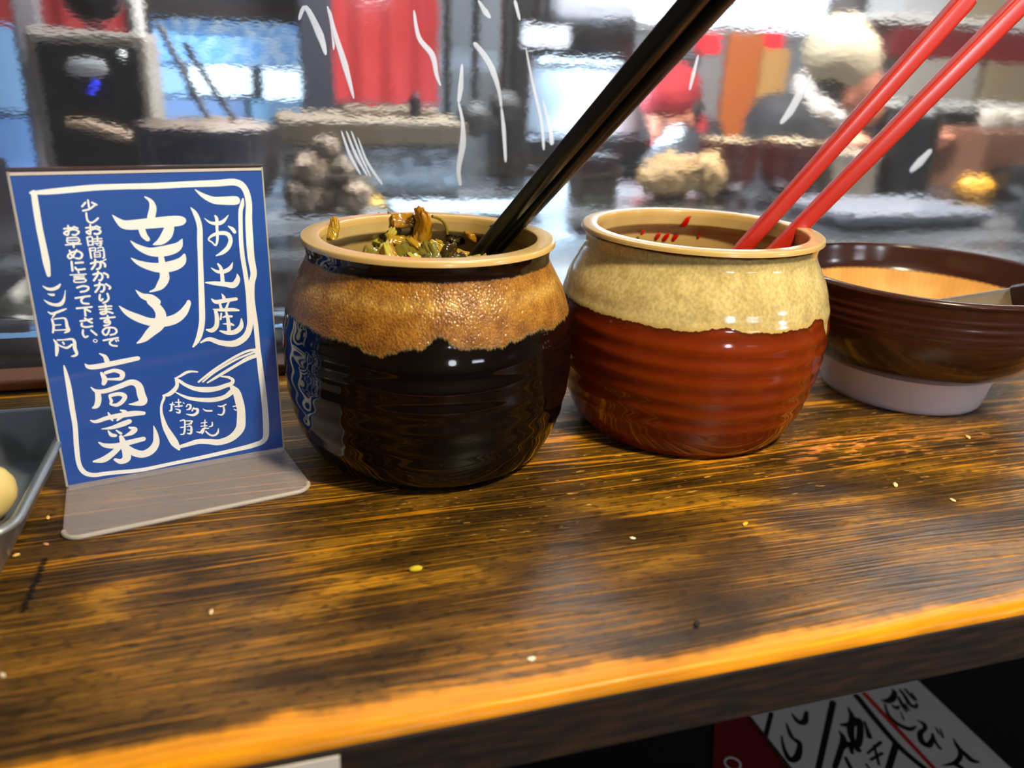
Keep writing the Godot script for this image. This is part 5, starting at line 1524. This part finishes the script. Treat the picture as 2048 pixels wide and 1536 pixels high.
func cook(label: String, base: Vector3, j: Dictionary, top: Color, low: Color, capc: Color, towel: Color) -> Node3D:
	# joints are given from the feet's middle
	var t := thing("person", label, "person", base)
	var skin := plain(Color(0.66, 0.42, 0.32), 0.5)
	var fwd: Vector3 = (j.face as Vector3).normalized()
	var up: Vector3 = (j.crown as Vector3).normalized()
	var side := up.cross(fwd).normalized()
	var hc: Vector3 = j.head
	var b := [
		limb(j, "neck", 0.052, "nape", 0.05), [hc + up * 0.03 - fwd * 0.012, 0.082, hc + up * 0.0 + fwd * 0.01, 0.078], [hc - up * 0.03 + fwd * 0.02, 0.066, hc - up * 0.088 + fwd * 0.045, 0.036],
		[hc + fwd * 0.088 - up * 0.005, 0.010, hc + fwd * 0.102 - up * 0.035, 0.014], [hc + fwd * 0.078 - up * 0.068, 0.012, hc + fwd * 0.078 - up * 0.068 + side * 0.012, 0.010],
		[hc + side * 0.078 - up * 0.01, 0.012, hc + side * 0.082 - up * 0.04, 0.012], [hc - side * 0.078 - up * 0.01, 0.012, hc - side * 0.082 - up * 0.04, 0.012],
		limb(j, "nape", 0.06, "chest", 0.11), limb(j, "chest", 0.12, "pelvis", 0.12),
		limb(j, "shl", 0.055, "ell", 0.042), limb(j, "ell", 0.042, "hal", 0.028), limb(j, "shr", 0.055, "elr", 0.042), limb(j, "elr", 0.042, "har", 0.028),
		limb(j, "pelvis", 0.10, "knl", 0.06), limb(j, "knl", 0.058, "ftl", 0.04), limb(j, "pelvis", 0.10, "knr", 0.06), limb(j, "knr", 0.058, "ftr", 0.04)]
	for s in ["l", "r"]:
		var w: Vector3 = j["ha" + s]
		var d := (w - (j["el" + s] as Vector3)).normalized()
		var sd := d.cross(Vector3.UP).normalized()
		b.append([w, 0.026, w + d * 0.07, 0.032])
		for k in 4:
			var root := w + d * 0.075 + sd * (0.022 * (k - 1.5))
			b.append([root, 0.010, root + d * (0.035 + 0.006 * (1.5 - absf(k - 1.5))) + Vector3.DOWN * 0.012, 0.009])
		b.append([w + d * 0.02 + sd * 0.028, 0.012, w + d * 0.06 + sd * 0.055, 0.010])
	part("body", flesh(b, 0.013, 0.02), skin, t)
	var eye := plain(Color(0.03, 0.02, 0.02), 0.3)
	for s in [-1.0, 1.0]:
		part("eye", lump(Vector3(0.010, 0.006, 0.008), 3, 0.0, 1.0, 6), eye, t).position = hc + fwd * 0.082 + side * (0.032 * s) + up * 0.004
	var coat := [limb(j, "nape", 0.062, "chest", 0.14), limb(j, "chest", 0.15, "pelvis", 0.15), limb(j, "shl", 0.078, "shr", 0.078), limb(j, "shl", 0.074, "ell", 0.06), limb(j, "ell", 0.06, "hal", 0.045), limb(j, "shr", 0.074, "elr", 0.06), limb(j, "elr", 0.06, "har", 0.045)]
	for q in [4, 6]:
		coat[q] = [coat[q][0], coat[q][1], (coat[q][0] as Vector3).lerp(coat[q][2], 0.85), coat[q][3]]
	part("jacket", flesh(coat, 0.016, 0.05), plain(top, 0.8), t)
	part("trousers", flesh([limb(j, "pelvis", 0.145, "pelvis", 0.14), limb(j, "pelvis", 0.12, "knl", 0.08), limb(j, "knl", 0.08, "ftl", 0.065), limb(j, "pelvis", 0.12, "knr", 0.08), limb(j, "knr", 0.08, "ftr", 0.065)], 0.02, 0.04), plain(low, 0.8), t)
	for s in ["l", "r"]:
		var ft: Vector3 = j["ft" + s]
		part("shoe", flesh([[Vector3(ft.x, 0.045, ft.z), 0.044, Vector3(ft.x, 0.04, ft.z) + Vector3(fwd.x, 0, fwd.z).normalized() * 0.14, 0.039]], 0.012, 0.02), plain(Color(0.03, 0.03, 0.03), 0.5), t)
	var cap_bones := [[hc + up * 0.066 - fwd * 0.03, 0.086, hc + up * 0.06 + fwd * 0.005, 0.088], [hc + up * 0.04 - fwd * 0.04, 0.078, hc + up * 0.045, 0.086]]
	if j.puffy:
		cap_bones.append([hc + up * 0.082 + side * 0.035 - fwd * 0.02, 0.076, hc + up * 0.082 - side * 0.04 - fwd * 0.02, 0.074])
	part("cap", flesh(cap_bones, 0.011, 0.03), plain(capc, 0.85), t)
	part("hair", flesh([[hc - fwd * 0.055 - up * 0.015, 0.058, hc - fwd * 0.05 - up * 0.045, 0.046], [hc + side * 0.045 - fwd * 0.05 - up * 0.015, 0.045, hc - side * 0.045 - fwd * 0.05 - up * 0.015, 0.045], [hc + side * 0.06 - fwd * 0.03, 0.032, hc + side * 0.062 - fwd * 0.02 - up * 0.03, 0.026], [hc - side * 0.06 - fwd * 0.03, 0.032, hc - side * 0.062 - fwd * 0.02 - up * 0.03, 0.026]], 0.011, 0.03), plain(Color(0.03, 0.025, 0.025), 0.6), t)
	var np: Vector3 = j.nape
	var ring := []
	for i in 8:
		var a0 := TAU * i / 8.0
		var a1 := TAU * (i + 1) / 8.0
		var e := side
		var g := (j.neck as Vector3 - np).normalized().cross(side).normalized()
		var m := np.lerp(j.neck, 0.62)
		ring.append([m + (e * cos(a0) + g * sin(a0)) * 0.072, 0.03, m + (e * cos(a1) + g * sin(a1)) * 0.072, 0.03])
	part("neck_towel", flesh(ring, 0.012, 0.02), plain(towel, 0.9), t)
	return t

func build_cooks() -> void:
	# bending over the worktop, seen from behind his left shoulder
	cook("cook in a puffy white cap, white neck towel and black jacket bending over the worktop", Vector3(1.52, 0, -2.32), {
		"head": Vector3(0.10, TOP + 0.172, 0.25), "face": Vector3(0.75, -0.45, 0.45), "crown": Vector3(-0.42, 0.85, 0.05), "puffy": true,
		"neck": Vector3(0.06, TOP + 0.13, 0.225), "nape": Vector3(0.04, TOP + 0.085, 0.20), "chest": Vector3(0.03, TOP - 0.05, 0.16), "pelvis": Vector3(-0.01, TOP - 0.30, 0.0),
		"shl": Vector3(-0.09, TOP + 0.04, 0.21), "ell": Vector3(-0.17, TOP - 0.12, 0.24), "hal": Vector3(-0.06, TOP - 0.02, 0.42),
		"shr": Vector3(0.18, TOP + 0.015, 0.17), "elr": Vector3(0.30, TOP - 0.13, 0.22), "har": Vector3(0.25, TOP - 0.01, 0.42),
		"knl": Vector3(-0.09, 0.50, 0.04), "ftl": Vector3(-0.12, 0.08, -0.02), "knr": Vector3(0.11, 0.50, 0.05), "ftr": Vector3(0.12, 0.08, -0.02)},
		Color(0.035, 0.04, 0.055), Color(0.03, 0.03, 0.04), Color(0.60, 0.55, 0.45), Color(0.70, 0.66, 0.62))
	var c2 := cook("cook in a red headscarf, dark jacket and one white sleeve, stooping further back", Vector3(1.495, 0, -2.62), {
		"head": Vector3(-0.17, TOP + 0.045, 0.05), "face": Vector3(-0.8, -0.35, 0.45), "crown": Vector3(-0.25, 0.92, 0.1), "puffy": false,
		"neck": Vector3(-0.13, TOP - 0.01, 0.03), "nape": Vector3(-0.10, TOP - 0.045, 0.02), "chest": Vector3(-0.05, TOP - 0.16, 0.0), "pelvis": Vector3(0.01, TOP - 0.40, -0.03),
		"shl": Vector3(-0.15, TOP - 0.08, 0.11), "ell": Vector3(-0.24, TOP - 0.13, 0.17), "hal": Vector3(-0.21, TOP - 0.10, 0.30),
		"shr": Vector3(0.04, TOP - 0.06, -0.09), "elr": Vector3(-0.02, TOP - 0.25, -0.03), "har": Vector3(-0.12, TOP - 0.17, 0.10),
		"knl": Vector3(-0.07, 0.48, 0.05), "ftl": Vector3(-0.08, 0.08, 0.04), "knr": Vector3(0.08, 0.48, -0.02), "ftr": Vector3(0.09, 0.08, -0.04)},
		Color(0.035, 0.045, 0.085), Color(0.03, 0.03, 0.04), Color(0.50, 0.03, 0.075), Color(0.50, 0.03, 0.07))
	part("white_sleeve", flesh([[Vector3(-0.17, TOP - 0.055, 0.12), 0.060, Vector3(-0.245, TOP - 0.12, 0.16), 0.056]], 0.013, 0.02), plain(Color(0.68, 0.73, 0.76), 0.8), c2)
